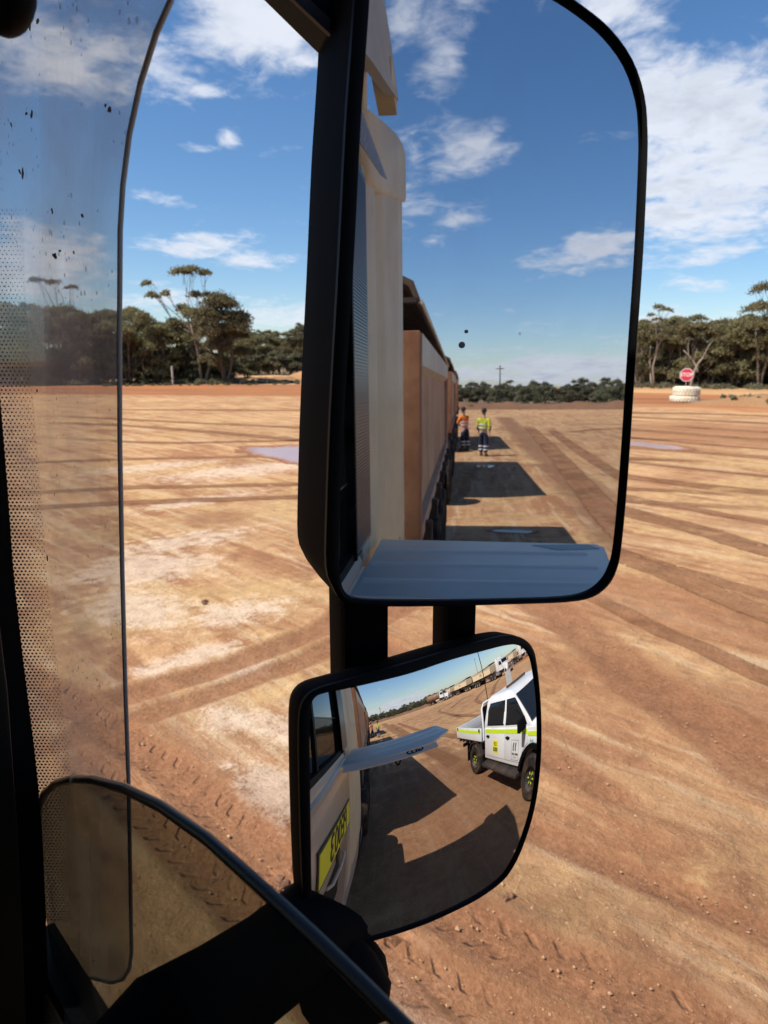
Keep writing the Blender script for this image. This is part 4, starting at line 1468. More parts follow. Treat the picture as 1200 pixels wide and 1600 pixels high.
MB().slab([ctr + view * .013 + (side * math.cos(k * math.pi / 4 + math.pi / 8) + Vector((0, 0, 1)) * math.sin(k * math.pi / 4 + math.pi / 8)) * .405 for k in range(8)], view * .004).build('sign_face', M_red, sg)
text('lettering', 'STOP', M_signw, sg, .32, frame_m(ctr + view * .020, side, (0, 0, 1)), bold=.006)
pm = polar(az_of(268), 84)
wp = thing('marker_post', (pm[0], pm[1], 0), 'slim white marker post at the edge of the haul road', 'post', world_coords=True)
MB().box(pm[0] - .09, pm[0] + .09, pm[1] - .05, pm[1] + .05, -.1, 2.0).build('post', M_post, wp, bevel=.01)
MB().box(pm[0] - .10, pm[0] + .10, pm[1] - .06, pm[1] + .06, 2.0, 2.06).build('cap', M_signw, wp)
def dead_tree():
    mb = MB()
    branch(mb, (0, 0, -.1), (.9, 0, 3.0), .13, .08, random.Random(1))
    branch(mb, (.5, 0, 1.6), (-.9, .2, 3.6), .09, .04, random.Random(2))
    branch(mb, (.85, 0, 2.8), (1.5, 0, 4.4), .07, .03, random.Random(3))
    branch(mb, (-.3, 0, 2.7), (-.5, .3, 4.6), .05, .02, random.Random(4))
    tm = bpy.data.meshes.new('trunk')
    tm.from_pydata(mb.v, [], mb.f)
    tm.materials.append(M_barkp)
    tm.shade_smooth()
    cm = quad_mesh('crown', leaves([(1.5, 0, 4.4, .5, .3), (-.5, .3, 4.6, .4, .25)], np.random.default_rng(2), .3), M_scrub)
    plant_tree((tm, cm), polar(az_of(1083), 74), -YAW - .4, 1.0, 'bare forked dying tree right behind the stop sign', name='dead_tree')


dead_tree()


def power_pole(loc, h, label):
    t = thing('power_pole', (loc[0], loc[1], 0), label, 'power pole', 'power poles behind the yard')
    mb = MB()
    mb.tube([(0, 0, -.2), (0, 0, h)], [.17, .11], 10)
    mb.build('pole', M_timber, t, smooth=40)
    MB().box(-.8, .8, -.07, .07, h - .75, h - .58).build('crossarm', M_timber, t)
    for x in (-.7, 0, .7):
        MB().lathe([(.0, 0), (.05, 0), (.07, .08), (.04, .12), (.06, .2), (0, .24)], (x, 0, h - .58), 'z', 8).build('insulator', M_signw, t)
    return t


q = main_far(781, 605, 150)
power_pole((q.x, q.y), 6.9, 'timber power pole above the scrub in the big mirror')
q = low_dir(747, 1050)
q2 = Vector((q.x, q.y)).normalized() * 150
power_pole((q2.x, q2.y), 13.0, 'tall timber power pole behind the parked road train')


# ================================================================== the truck the photograph is taken from
def m_on_x(x, y, X):
    """where the main mirror's view of a photograph point meets the truck's side plane x = X"""
    p, v = on_main(x, y), main_dir(x, y)
    return p + v * ((X - p.x) / v.x)


SX = 0.15                       # outer face of the cab's right side
CX = SX - 1.25                  # centre line of the truck
truck = thing('prime_mover', (CX, -0.5, 0), 'cream cab-over truck whose mirrors and window edge fill the photo', 'truck', world_coords=True)

# --- door
dprof = [(.122, 2.225), (.135, 2.228), (.149, 2.195), (.153, 2.0), (.149, 1.83), (.125, 1.73), (.07, 1.65), (.0, 1.61), (-.02, 1.70), (.06, 1.78), (.115, 1.95)]
mb = MB()
mb.loft([[(x, y, z - (dz if z > 2.1 else 0)) for x, z in dprof] for y, dz in ((-.715, 0), (.10, 0), (.18, .02), (.28, .10), (.34, .13), (.64, .15))])
door = mb.build('door', M_cream, truck, smooth=40)
MB().box(.02, .114, -.70, .60, 1.40, 2.02).build('door_trim', M_trim, door, bevel=.01)
MB().prism([(.150, 2.19), (.1575, 2.185), (.1575, 2.165), (.150, 2.16)], -.70, .16, 'y').build('swage_line', M_cream, door)
sp_ = [(SX + .0045, -.045, 1.915), (SX + .0045, -.045, 2.05), (SX + .0045, -.725, 1.975), (SX + .0045, -.725, 1.84)]
pl_ = MB().slab(sp_, (.003, 0, 0)).build('number_plate', M_ink, door)
sp2 = [(SX + .0078, -.055, 1.926), (SX + .0078, -.055, 2.039), (SX + .0078, -.715, 1.965), (SX + .0078, -.715, 1.852)]
MB().slab(sp2, (.0015, 0, 0)).build('plate_face', M_yellowg, door)
text('lettering', 'PE003', M_ink, door, .142, frame_m((SX + .0105, -.385, 1.945), (0, 1, .112), (0, -.112, 1)), bold=.001, sx=1.15, extrude=.0006)
hb = MB()
hb.tube([(SX + .002, -.52, 1.785), (SX + .016, -.49, 1.79), (SX + .019, -.36, 1.805), (SX + .016, -.22, 1.82), (SX + .002, -.19, 1.823)], .007, 8)
hb.build('door_handle', M_cream, door, smooth=50)
MB().box(SX + .001, SX + .008, -.40, -.35, 1.83, 1.87).build('lock', M_ink, door)

# --- window frame, pillars
frame_pts = [(.60, 2.215), (.34, 3.10), (-.70, 3.10), (-.70, 2.215)]
mb = MB()
for (y0, z0), (y1, z1) in ((frame_pts[1], frame_pts[2]),):
    mb.box(.075, .146, -.72, .36, 3.085, 3.135)
mb.build('window_frame', M_seal, truck)
MB().loft([[(.124, y, 2.226 - dz), (.149, y, 2.224 - dz), (.1495, y, 2.245 - dz), (.124, y, 2.245 - dz)] for y, dz in ((-.70, 0), (.10, 0), (.18, .02), (.28, .10), (.34, .13), (.62, .15))]).build('window_seal', M_seal, truck)
# A pillar: inner edge as seen from the seat
edge = [(-34, -60), (-30, 200), (-14, 480), (0, 640), (10, 760), (20, 900), (36, 1040), (54, 1180), (64, 1280), (70, 1400), (75, 1530), (80, 1640), (84, 1720)]
pts = [on_x(x, y, .125) for x, y in edge]
back = [p + Vector((0, .16, 0)) for p in reversed(pts)]
MB().slab(pts + back, (-.05, .02, 0)).build('pillar', M_trim, truck)
edge2 = [(-60, 500), (-22, 700), (-8, 900), (14, 1080), (30, 1300), (38, 1480), (46, 1700)]  # interior highlight along the pillar, put in as a lighter brown slab
pts = [on_x(x, y, .105) for x, y in edge2]
MB().slab(pts + [p + Vector((0, .10, 0)) for p in reversed(pts)], (-.05, .02, 0)).build('pillar_highlight', pmat('highlight_brown', (0.030, 0.024, 0.02), .45, spec=.35, bump=.2, bscale=500), truck, bevel=.004)
mb = MB()
c0 = on_x(10, -8, .12)
mb.ball(c0, (.012, .022, .017), 14, 10)
mb.build('pillar_clip', M_seal, truck, smooth=60)
# lower corner of the door frame behind the wind deflector
MB().slab([on_x(70, 1525, .16), on_x(118, 1528, .16), on_x(135, 1560, .16), on_x(150, 1620, .16), on_x(160, 1700, .16), on_x(40, 1700, .16), on_x(40, 1525, .16)], (-.02, .01, 0)).build('door_corner', M_seal, truck)

# --- wind deflector (smoked acrylic, front limb and top limb)
XS = 0.185
inner = [(262, 0), (240, 50), (215, 130), (198, 210), (188, 290), (184, 360), (183, 530), (184, 700), (188, 900), (193, 1080), (198, 1220), (201, 1370), (203, 1490), (200, 1515), (190, 1532), (172, 1537), (140, 1529), (100, 1527), (60, 1532)]
ip = [on_x(x, y, XS) for x, y in inner]
tip = m_on_x(603, 272, XS)
lowp = m_on_x(560, 222, XS)
topz = m_on_x(563, 170, XS).z
top_in = [Vector((XS, tip.y, topz - .004)), Vector((XS, tip.y + .12, tip.z - .035)), Vector((XS, lowp.y, lowp.z)), Vector((XS, -.1, lowp.z - .005)), Vector((XS, .12, lowp.z - .02)), Vector((XS, .25, lowp.z - .07)), Vector((XS, .32, lowp.z - .13))]
outer = [on_x(-40, 1560, XS), on_x(-30, 1200, XS), on_x(-110, 640, XS), on_x(-150, 200, XS), Vector((XS, .50, topz - .06)), Vector((XS, .40, topz - .012)), Vector((XS, .30, topz))]
outline = top_in + ip + outer
mb = MB().slab(outline, (.003, 0, 0))
sh = mb.build('wind_deflector', M_shield, truck)
sh['label'] = 'dusty smoked acrylic wind deflector with a dotted front band'
# dotted front limb: the sheet turns outwards along the pillar
RH = Vector((RT.x, RT.y, 0))
vs_, uv_, along, prev = [], [], 0.0, None
NR = 24
for i in range(NR + 1):
    y = 325 + (1440 - 325) * i / NR
    k = max(j for j in range(len(edge) - 1) if edge[j][1] <= y)
    (xa, ya), (xb, yb) = edge[k], edge[k + 1]
    x = xa + (xb - xa) * (y - ya) / (yb - ya) - 6
    d = px_ray(x, y)
    h = .60 / math.hypot(d.x, d.y)
    p = EYE + d * h
    if prev is not None:
        along += (p - prev).length
    prev = p
    wd = 52 * (p - EYE).length / FPX
    for c in range(2):
        vs_.append(p + RH * wd * c)
        uv_.append(((wd * c) / .0031 - 1.2, along / .0027 + 100))
bm_ = bpy.data.meshes.new('dot_band')
of_ = WL[sh.name]
bm_.from_pydata([tuple(v - of_) for v in vs_], [], [(2 * i, 2 * i + 1, 2 * i + 3, 2 * i + 2) for i in range(NR)])
lay = bm_.uv_layers.new(name='UVMap')
for lp in bm_.loops:
    lay.data[lp.index].uv = uv_[lp.vertex_index]
bm_.materials.append(M_dots)
db_ = bpy.data.objects.new('dot_band', bm_)
COL.objects.link(db_)
db_.parent = sh
MB().tube([p + Vector((.0015, 0, 0)) for p in [top_in[-1]] + ip], .0017, 8).build('deflector_edge', M_edge, sh, smooth=60)
# dried bug and mud marks on it
mb = MB()
rb = random.Random(9)
for x, y, s in [(48, 30, 13), (62, 34, 6), (38, 272, 8), (33, 268, 5), (88, 400, 9), (96, 392, 4), (76, 872, 6), (174, 172, 6), (168, 165, 3), (52, 180, 7), (44, 178, 4), (84, 330, 4), (132, 338, 4), (20, 195, 4), (148, 1500, 7), (118, 395, 3), (60, 610, 3)]:
    c = on_x(x, y, XS) + Vector((-.0008, 0, 0))
    n = 9
    ring = []
    an = rb.uniform(0, 3.1)
    for k in range(n):
        a = 2 * math.pi * k / n
        r = s * .00034 * rb.uniform(.5, 1.25)
        u, v = r * math.cos(a) * 1.5, r * math.sin(a) * .75
        ring.append(c + Vector((0, u * math.cos(an) - v * math.sin(an), u * math.sin(an) + v * math.cos(an))))
    mb.slab(ring, (-.0007, 0, 0))
mk = mb.build('dried_mud', pmat('dried_mud_mark', (.30, .25, .20), .95, var=.3), sh)
mk['kind'] = 'stuff'
text('maker_print', 'windshield', M_inkg, sh, .022, frame_m((XS + .0042, -.38, topz - .045), (0, 1, 0), (0, 0, 1)), extrude=.0002)

# --- wound-down window glass
gl_px = [(62, 1300), (64, 1262), (74, 1237), (92, 1222), (118, 1216), (150, 1217), (200, 1230), (258, 1258), (330, 1308), (420, 1388), (500, 1462), (570, 1530), (640, 1600)]
gp = [on_x(x, y, SX - .012) for x, y in gl_px]
gp = gp + [Vector((SX - .012, y, gp[-1].z + .008)) for y in (.0, -.35, -.69)]
g_out = gp + [Vector((SX - .012, -.69, 2.17)), Vector((SX - .012, .15, 2.17)), Vector((SX - .012, gp[0].y - .02, 1.99))]
wg = MB().slab(g_out, (-.004, 0, 0)).build('window_glass', M_window, truck)
wg['label'] = 'tinted side window wound half down, curved top edge'
MB().tube([p + Vector((-.002, 0, 0)) for p in gp], .0030, 8).build('glass_edge', pmat('dark_glass_edge', (.016, .018, .02), .35), wg, smooth=60)

# dark rear pane and bar added so the side window reflects the yard
MB().box(SX - .016, SX - .012, -.575, -.13, 2.235, 3.09).build('reflection_pane', M_glassd, truck)
MB().box(SX - .022, SX - .006, -.135, -.115, 2.235, 3.09).build('reflection_pane_bar', M_seal, truck)
# --- main mirror
glass_px = [(577, -60), (575, 0), (568, 100), (561, 200), (551, 400), (541, 560), (534, 680), (529, 800), (528, 880), (531, 908), (540, 926), (557, 935), (600, 938), (700, 938), (800, 936), (880, 933), (918, 925), (941, 908), (954, 885), (962, 850),
            (972, 740), (984, 560), (995, 400), (1001, 270), (1002, 210), (997, 155), (978, 100), (945, 55), (905, 21), (860, -8), (800, -38), (720, -62), (650, -74), (605, -76), (585, -72)]
bez_px = [(556, -70), (552, 0), (545, 100), (538, 200), (528, 400), (519, 560), (513, 680), (509, 800), (508, 885), (513, 918), (527, 938), (552, 946), (600, 948), (700, 947), (800, 944), (882, 941), (924, 933), (949, 914), (962, 889), (969, 852),
          (979, 742), (991, 561), (1002, 401), (1008, 271), (1009, 208), (1004, 151), (985, 94), (950, 46), (909, 12), (864, -18), (804, -50), (722, -75), (650, -88), (600, -90), (568, -86)]


def smooth_px(p, q, n=3):
    """finer matching outlines (closed Catmull-Rom)"""
    def cr(L):
        out = []
        m = len(L)
        for i in range(m):
            p0, p1, p2, p3 = L[i - 1], L[i], L[(i + 1) % m], L[(i + 2) % m]
            for k in range(n):
                t = k / n
                out.append(tuple(.5 * (2 * p1[j] + (p2[j] - p0[j]) * t + (2 * p0[j] - 5 * p1[j] + 4 * p2[j] - p3[j]) * t * t + (3 * p1[j] - p0[j] - 3 * p2[j] + p3[j]) * t ** 3) for j in (0, 1)))
        return out
    return cr(p), cr(q)


bez_px = [(g[0] + (b[0] - g[0]) * (.70 if b[0] > 700 or b[1] > 900 else 1.0), g[1] + (b[1] - g[1]) * .75) for g, b in zip(glass_px, bez_px)]
glass_px, bez_px = smooth_px(glass_px, bez_px)
gpts = [on_main(x, y, 0) for x, y in glass_px]
bpts = [on_main(x, y, 0) for x, y in bez_px]
ctr = sum(bpts, Vector((0, 0, 0))) / len(bpts)
up_m = Vector((0, 0, 1)) - MN * MN.z
up_m.normalize()
rt_m = up_m.cross(MN).normalized()         # towards photo right


def ring(pts, ctr, n, off, su, sv, ru, uu, shift=0.0):
    out = []
    for p in pts:
        d = p - ctr
        a, b = d.dot(ru), d.dot(uu)
        out.append(ctr + ru * (a * su + shift) + uu * b * sv + n * (off + d.dot(n)))
    return out


mb = MB()
rings_ = [ring(bpts, ctr, MN, -.002, 1.0, 1.0, rt_m, up_m), ring(bpts, ctr, MN, -.006, 1.002, 1.001, rt_m, up_m), ring(bpts, ctr, MN, -.045, 1.005, .997, rt_m, up_m, -.001),
          ring(bpts, ctr, MN, -.085, .985, .985, rt_m, up_m, -.004), ring(bpts, ctr, MN, -.105, .92, .95, rt_m, up_m, -.006), ring(bpts, ctr, MN, -.118, .74, .82, rt_m, up_m, -.006)]
mb.loft(rings_)
wing = mb.build('wing_mirror', M_black, truck, smooth=40)
wing['label'] = 'big flat main mirror in a deep black housing'
mb = MB()
n_ = len(gpts)
f_ = [p + MN * .0035 for p in gpts]
b_ = [p + MN * .0035 for p in bpts]
bo = [p - MN * .003 for p in bpts]
gi = [p - MN * .001 for p in gpts]
vs = f_ + [q + (p - q) * .45 + MN * .0015 for p, q in zip(b_, f_)] + b_ + bo + gi
fs = []
for k in range(n_):
    k2 = (k + 1) % n_
    for r in range(3):
        fs.append((r * n_ + k, r * n_ + k2, (r + 1) * n_ + k2, (r + 1) * n_ + k))
    fs.append((4 * n_ + k, 4 * n_ + k2, k2, k))
mb.add(vs, fs)
mb.build('bezel', M_seal, wing, smooth=50)
mg = MB().slab([p + (p - ctr) * .004 for p in gpts], -MN * .0012).build('mirror_glass', M_mirror, wing)
mg['label'] = 'flat mirror glass showing the trailers behind'
# two dried drops on the glass
mb = MB()
for x, y, s in [(722, 539, 5), (729, 518, 2.8)]:
    c = on_main(x, y, .0004)
    r = s * .00044
    mb.slab([c + (rt_m * math.cos(k * .5236) + up_m * math.sin(k * .5236)) * r for k in range(12)], MN * .0003)
mb.build('dried_drop', pmat('dried_drop', (.16, .18, .22), .8), wing)

# --- convex lower mirror
lg_px = [(484, 1110), (483, 1160), (484, 1230), (485, 1300), (486, 1370), (488, 1435), (496, 1455), (510, 1469), (530, 1475), (560, 1470), (610, 1457), (660, 1440), (705, 1420), (745, 1399), (780, 1374), (798, 1350), (812, 1320), (826, 1278), (835, 1235), (840, 1185), (841, 1135),
         (838, 1085), (832, 1042), (827, 1024), (818, 1012), (805, 1007), (785, 1009), (750, 1018), (700, 1032), (640, 1052), (580, 1067), (530, 1078), (505, 1083), (491, 1090)]
lb_px = [(463, 1112), (461, 1160), (462, 1230), (464, 1300), (467, 1370), (472, 1440), (483, 1462), (503, 1476), (529, 1481), (561, 1475), (611, 1461), (661, 1444), (707, 1424), (748, 1403), (783, 1377), (802, 1352), (816, 1322), (830, 1280), (839, 1236), (844, 1185), (845, 1133),
         (843, 1082), (838, 1036), (833, 1015), (822, 1001), (804, 993), (782, 993), (747, 1002), (697, 1016), (637, 1034), (578, 1051), (525, 1066), (494, 1075), (474, 1088)]
lb_px = [(g[0] + (b[0] - g[0]) * .75, g[1] + (b[1] - g[1]) * (.95 if b[1] < 1100 else .7)) for g, b in zip(lg_px, lb_px)]
lg_px, lb_px = smooth_px(lg_px, lb_px)
lg = [on_low(x, y) for x, y in lg_px]
lb = [on_low(x, y) for x, y in lb_px]
NG = len(lg_px)
cpx = (655, 1240)
vs, fs, nr = [], [], []
RN = 26
vs.append(on_low(*cpx))
for r in range(1, RN + 1):
    t = r / RN * 1.006
    for x, y in lg_px:
        vs.append(on_low(cpx[0] + (x - cpx[0]) * t, cpx[1] + (y - cpx[1]) * t))
for k in range(NG):
    fs.append((0, 1 + k, 1 + (k + 1) % NG))
for r in range(RN - 1):
    for k in range(NG):
        k2 = (k + 1) % NG
        a = 1 + r * NG
        fs.append((a + k, a + NG + k, a + NG + k2, a + k2))
lctr = sum(lb, Vector((0, 0, 0))) / NG
lup = (Vector((0, 0, 1)) - LN * LN.z).normalized()
lrt = lup.cross(LN).normalized()
mb = MB()
LNv = LN
mb.loft([ring(lb, lctr, LNv, -.001, 1, 1, lrt, lup), ring(lb, lctr, LNv, -.004, 1.002, 1.003, lrt, lup), ring(lb, lctr, LNv, -.020, .995, .99, lrt, lup), ring(lb, lctr, LNv, -.040, .94, .93, lrt, lup), ring(lb, lctr, LNv, -.055, .78, .78, lrt, lup)])
low = mb.build('convex_mirror', M_black, truck, smooth=40)
low['label'] = 'smaller convex mirror below, tilted, showing the white utility'
mb = MB()
f_ = [p + (p - LC).normalized() * .0012 for p in lg]
b_ = [p + (p - LC).normalized() * .0014 for p in lb]
vv = f_ + [q + (p - q) * .5 + LN * .0012 for p, q in zip(b_, f_)] + b_ + [p - LN * .004 for p in lb] + [p - LN * .002 for p in lg]
ff = []
for k in range(NG):
    k2 = (k + 1) % NG
    for r in range(3):
        ff.append((r * NG + k, r * NG + k2, (r + 1) * NG + k2, (r + 1) * NG + k))
    ff.append((4 * NG + k, 4 * NG + k2, k2, k))
mb.add(vv, ff)
mb.build('bezel', M_seal, low, smooth=50)
gm = bpy.data.meshes.new('mirror_glass')
off = WL[low.name]
gm.from_pydata([tuple(v - off) for v in vs], [], fs)
gm.shade_smooth()
nrm = [((v - LC).normalized()) for v in vs]
if gm.polygons[NG + 3].normal.dot(nrm[1]) < 0:
    gm.flip_normals()
gm.normals_split_custom_set_from_vertices([tuple(n) for n in nrm])
gm.materials.append(M_mirror2)
go = bpy.data.objects.new('mirror_glass', gm)
COL.objects.link(go)
go.parent = low
go['label'] = 'convex mirror glass bending the yard into a wide view'

# --- mirror carrier: two posts, lower arm, clamp, upper bracket
def post(px0, px1, y0, y1, off, depth, name):
    a0, a1 = on_main(px0, y0, off), on_main(px1, y0, off)
    c0 = (a0 + a1) / 2
    z1 = on_main((px0 + px1) / 2, y1, off).z
    hw = (a1 - a0).length / 2
    r = Vector((rt_m.x, rt_m.y, 0)).normalized()
    n = Vector((MN.x, MN.y, 0)).normalized()
    mb = MB()
    mb.obox((c0.x, c0.y, (c0.z + z1) / 2), r * hw, n * depth, Vector((0, 0, abs(c0.z - z1) / 2)))
    return mb.build(name, M_black, truck, bevel=.007)


post(522, 594, 860, 1150, -.060, .026, 'mirror_post')
post(687, 735, 860, 1120, -.060, .018, 'mirror_post')
P_ = lambda x, y, t: EYE + px_ray(x, y) * t
mb = MB()
mb.tube([P_(120, 1790, .48), P_(178, 1690, .49), P_(250, 1608, .50), P_(345, 1556, .52), P_(425, 1500, .55), P_(490, 1440, .58), P_(560, 1400, .62)], [.025, .027, .029, .030, .030, .029, .028], 18, .8)
arm = mb.build('mirror_arm', M_black, truck, smooth=50)
mb = MB()
mb.tube([P_(505, 1490, .60), P_(530, 1535, .60), P_(552, 1572, .60), P_(560, 1610, .60)], [.026, .031, .030, .020], 18)
mb.ball(P_(556, 1520, .615), .024, 16, 10)
mb.build('clamp', M_black, truck, smooth=60)
mb = MB()
mb.tube([P_(500, 1478, .59), P_(548, 1502, .585), P_(585, 1540, .59)], .006, 8)
mb.build('clamp_rib', M_seal, arm, smooth=60)
mb = MB()
mb.slab([on_main(x, y, -.05) for x, y in [(452, -8), (512, 52), (560, 70), (560, -60), (400, -60)]], -MN * .03)
br = mb.build('upper_bracket', M_seal, truck)
mb = MB()
mb.slab([on_main(x, y, -.046) for x, y in [(440, -20), (450, -2), (514, 58), (514, 34), (478, 0), (462, -20)]], MN * .004)  # the bracket's lit edge, coloured in as a brown strip
mb.build('bracket_lit_edge', pmat('lit_edge_brown', (.045, .032, .024), .6), br)

# --- cab shell and side
shell = MB()
shell.box(CX - 1.24, SX - .07, -1.84, .70, 3.14, 3.19)
shell.build('roof', M_cream, truck, bevel=.015)
MB().box(CX - 1.24, SX - .05, -1.90, -1.85, 1.2, 3.14).build('back_wall', M_interior, truck)
MB().box(CX - 1.25, CX - 1.21, -1.84, .80, 1.2, 3.13).build('far_side', M_cream, truck)
MB().box(CX - 1.20, SX - .06, -1.84, .80, 1.30, 1.36).build('cab_floor', M_interior, truck)
MB().box(CX - 1.20, SX - .10, .62, .95, 1.37, 2.18).build('dashboard', M_trim, truck, bevel=.03)
MB().slab([(CX - 1.18, .98, 2.12), (SX - .12, .98, 2.12), (SX - .14, .74, 3.12), (CX - 1.16, .74, 3.12)], (0, .006, 0)).build('windscreen', M_window, truck)
MB().box(CX - 1.23, SX - .04, .96, 1.02, .75, 2.10).build('front_panel', M_cream, truck, bevel=.03)
MB().prism([(.66, 2.10), (1.0, 2.10), (.76, 3.13), (.50, 3.13)], SX - .14, SX - .05, 'x').build('corner_post', M_cream, truck)
st = MB().box(-.62, -.18, -.78, -.28, 1.78, 1.92).box(-.62, -.18, -.90, -.76, 1.85, 2.48)
seat = st.build('driver_seat', M_seat, truck, bevel=.04)
MB().box(-.53, -.27, -.93, -.81, 2.50, 2.72).build('headrest', M_seat, seat, bevel=.03)
MB().lathe([(.19, -.015), (.21, 0), (.19, .015), (.17, 0), (.19, -.015)], (-.40, .36, 2.05), 'y', 28).build('steering_wheel', M_seal, truck, smooth=60)
# door pillar cover with fine ribs
pc = MB().box(SX - .03, SX + .003, -.83, -.585, 2.235, 3.04).build('pillar_cover', pmat('pillar_black', (.030, .032, .038), .35, spec=.5), truck)
rbm = MB()
for k in range(112):
    z = 2.245 + k * .007
    rbm.box(SX + .0031, SX + .0048, -.822, -.60, z, z + .0035)
rbm.build('rib', pmat('pillar_rib', (.040, .043, .05), .35, spec=.5), pc)['kind'] = 'stuff'
MB().box(SX - .03, SX + .006, -.60, -.585, 2.23, 3.06).build('pillar_strip', M_seal, pc)
# sleeper side and side fairing
prof = [(.147, -.845), (.151, -.90), (.150, -1.02), (.146, -1.06), (.134, -1.09), (.134, -1.13), (.148, -1.17), (.152, -1.24), (.152, -1.52), (.156, -1.56), (.156, -1.60), (.152, -1.64), (.151, -1.82), (.146, -1.875), (.09, -1.885), (.06, -1.84), (.06, -.845)]
def seam_z(y):
    return 3.075 + (-.845 - y) * .212


MB().loft([[(x, y, 1.30) for x, y in prof], [(x, y, seam_z(y) - .03) for x, y in prof], [(x - .006, y, seam_z(y)) for x, y in prof]]).build('side_fairing', M_creamd, truck, smooth=30)
MB().box(.06, .149, -.842, -.72, 1.36, 2.23).build('door_jamb_panel', M_cream, truck)
yz = [m_on_x(x, y, .156) for x, y in [(576, 290), (590, 300), (606, 309), (620, 315), (634, 316), (634.5, 300), (634, 236), (630, 220), (622, 207), (606, 192), (588, 179), (574, 170)]]
uo = MB()
cyz = sum((Vector((0, p.y, p.z)) for p in yz), Vector((0, 0, 0))) / len(yz)
uo.loft([[(.04, p.y, p.z) for p in yz], [(.135, p.y, p.z) for p in yz], [(.151, cyz.y + (p.y - cyz.y) * .985, cyz.z + (p.z - cyz.z) * .96) for p in yz], [(.158, cyz.y + (p.y - cyz.y) * .95, cyz.z + (p.z - cyz.z) * .86) for p in yz]])
uo.build('upper_side_panel', M_creamd, truck, smooth=50)
# roof fairing: two side plates and a sloping lid on struts
for sgn, nm in ((1, 'fairing_side'), (-1, 'fairing_side')):
    def mxx(x):
        return x if sgn > 0 else 2 * CX - x
    q = [(mxx(.150), -.50, 3.215), (mxx(.152), -1.00, 3.345), (mxx(.152), -1.70, 3.515), (mxx(.125), -1.69, 3.72), (mxx(.075), -1.66, 4.02), (mxx(.06), -1.10, 3.86), (mxx(.10), -.50, 3.42)]
    MB().slab(q, (-.03 * sgn, 0, 0)).build(nm, M_fair, truck)
MB().slab([(.06, -.50, 3.40), (.045, -1.10, 3.855), (.055, -1.66, 4.015), (2 * CX - .055, -1.66, 4.015), (2 * CX - .045, -1.10, 3.855), (2 * CX - .06, -.50, 3.40)], (0, 0, .03)).build('roof_fairing', M_cream, truck)
MB().obox((.118, -1.60, 3.52), (.03, 0, 0), (0, .09, .02), (0, -.01, .035)).build('fairing_lip', M_creamd, truck)
MB().tube([(.09, -1.20, 3.15), (.10, -1.12, 3.42)], .022, 8).build('fairing_strut', M_creamd, truck)
# side locker and its raised lid
MB().prism([(-.86, .95), (-.86, 2.06), (-1.86, 2.06), (-1.86, .95)], -.05, .14, 'x').build('side_skirt', M_cream, truck, bevel=.02)
for k in range(3):
    MB().box(.1405, .146, -1.05, -.92, 1.35 + k * .22, 1.42 + k * .22).build('vent_slot', M_ink, truck)
LZ = 2.186
lid_o = [(.162, -.455), (.56, -.435), (.68, -.57), (.715, -.90), (.70, -.935), (.162, -.965)]
lid = MB().prism(lid_o, LZ, LZ + .010, 'z').build('locker_lid', M_plate, truck, bevel=.003)
lid['label'] = 'grey lid standing out level from the cab side'
MB().prism([(-.452, LZ + .010), (-.418, LZ - .012), (-.421, LZ - .016), (-.455, LZ + .004)], .17, .57, 'x').build('front_flange', M_plate, lid)
text('lettering', 'GLD', M_ink, lid, .032, frame_m((.47, -.434, LZ - .0010), (-1, 0, 0), (0, -.034, .022)), extrude=.0003, bold=.0015, sx=1.2)
for yy in (-.56, -.70, -.83):  # ribs shaped to give the light bands of sky reflected on the lid
    MB().prism([(yy - .022, LZ + .0101), (yy - .006, LZ + .0122), (yy + .006, LZ + .0122), (yy + .022, LZ + .0101)], .17, .66, 'x').build('sky_band_rib', M_plate, lid)
MB().prism([(.60, -.86), (.70, -.88), (.68, -.925), (.54, -.91)], LZ + .0102, LZ + .0108, 'z').build('warning_sticker', pmat('green_grey_sticker', (.10, .14, .13), .3), lid)
loop = [(.40 + .011 * math.cos(a), -.49, LZ - .026 + .021 * math.sin(a)) for a in [i * math.pi / 8 for i in range(17)]]
MB().tube(loop, .004, 8).build('pull_ring', M_seal, lid, smooth=60)
MB().box(.163, .175, -.80, -.77, LZ - .06, LZ - .0005).build('lid_stay', M_steel, lid)
# chassis and wheels
MB().box(CX - .43, CX + .43, -6.2, .9, .72, 1.02).build('chassis', M_steel, truck)
MB().box(SX - .75, SX - .08, -3.2, -2.05, .50, 1.12).build('fuel_tank', M_alu, truck, bevel=.08)
MB().box(SX - .35, SX - .03, -.55, .20, .42, .50).box(SX - .32, SX - .03, -.55, .20, .85, .93).build('step', M_steel, truck)
for y in (.0, -4.3, -5.6):
    for sx_ in (1, -1):
        cx_ = CX + sx_ * (1.0 if y > -1 else .96)
        wdt = .16 if y > -1 else .30
        wheel = MB().lathe([(.28, -wdt), (.46, -wdt), (.50, -wdt + .05), (.51, 0), (.50, wdt - .05), (.46, wdt), (.28, wdt), (.28, -wdt)], (cx_, y, .505), 'x', 28).build('wheel', M_tyre, truck, smooth=40)
        MB().lathe([(.0, wdt * .6 * sx_), (.12, wdt * .6 * sx_), (.14, wdt * .3 * sx_), (.26, wdt * .55 * sx_), (.29, wdt * .95 * sx_), (.285, 0)], (cx_, y, .505), 'x', 24).build('rim', M_rim, wheel, smooth=40)


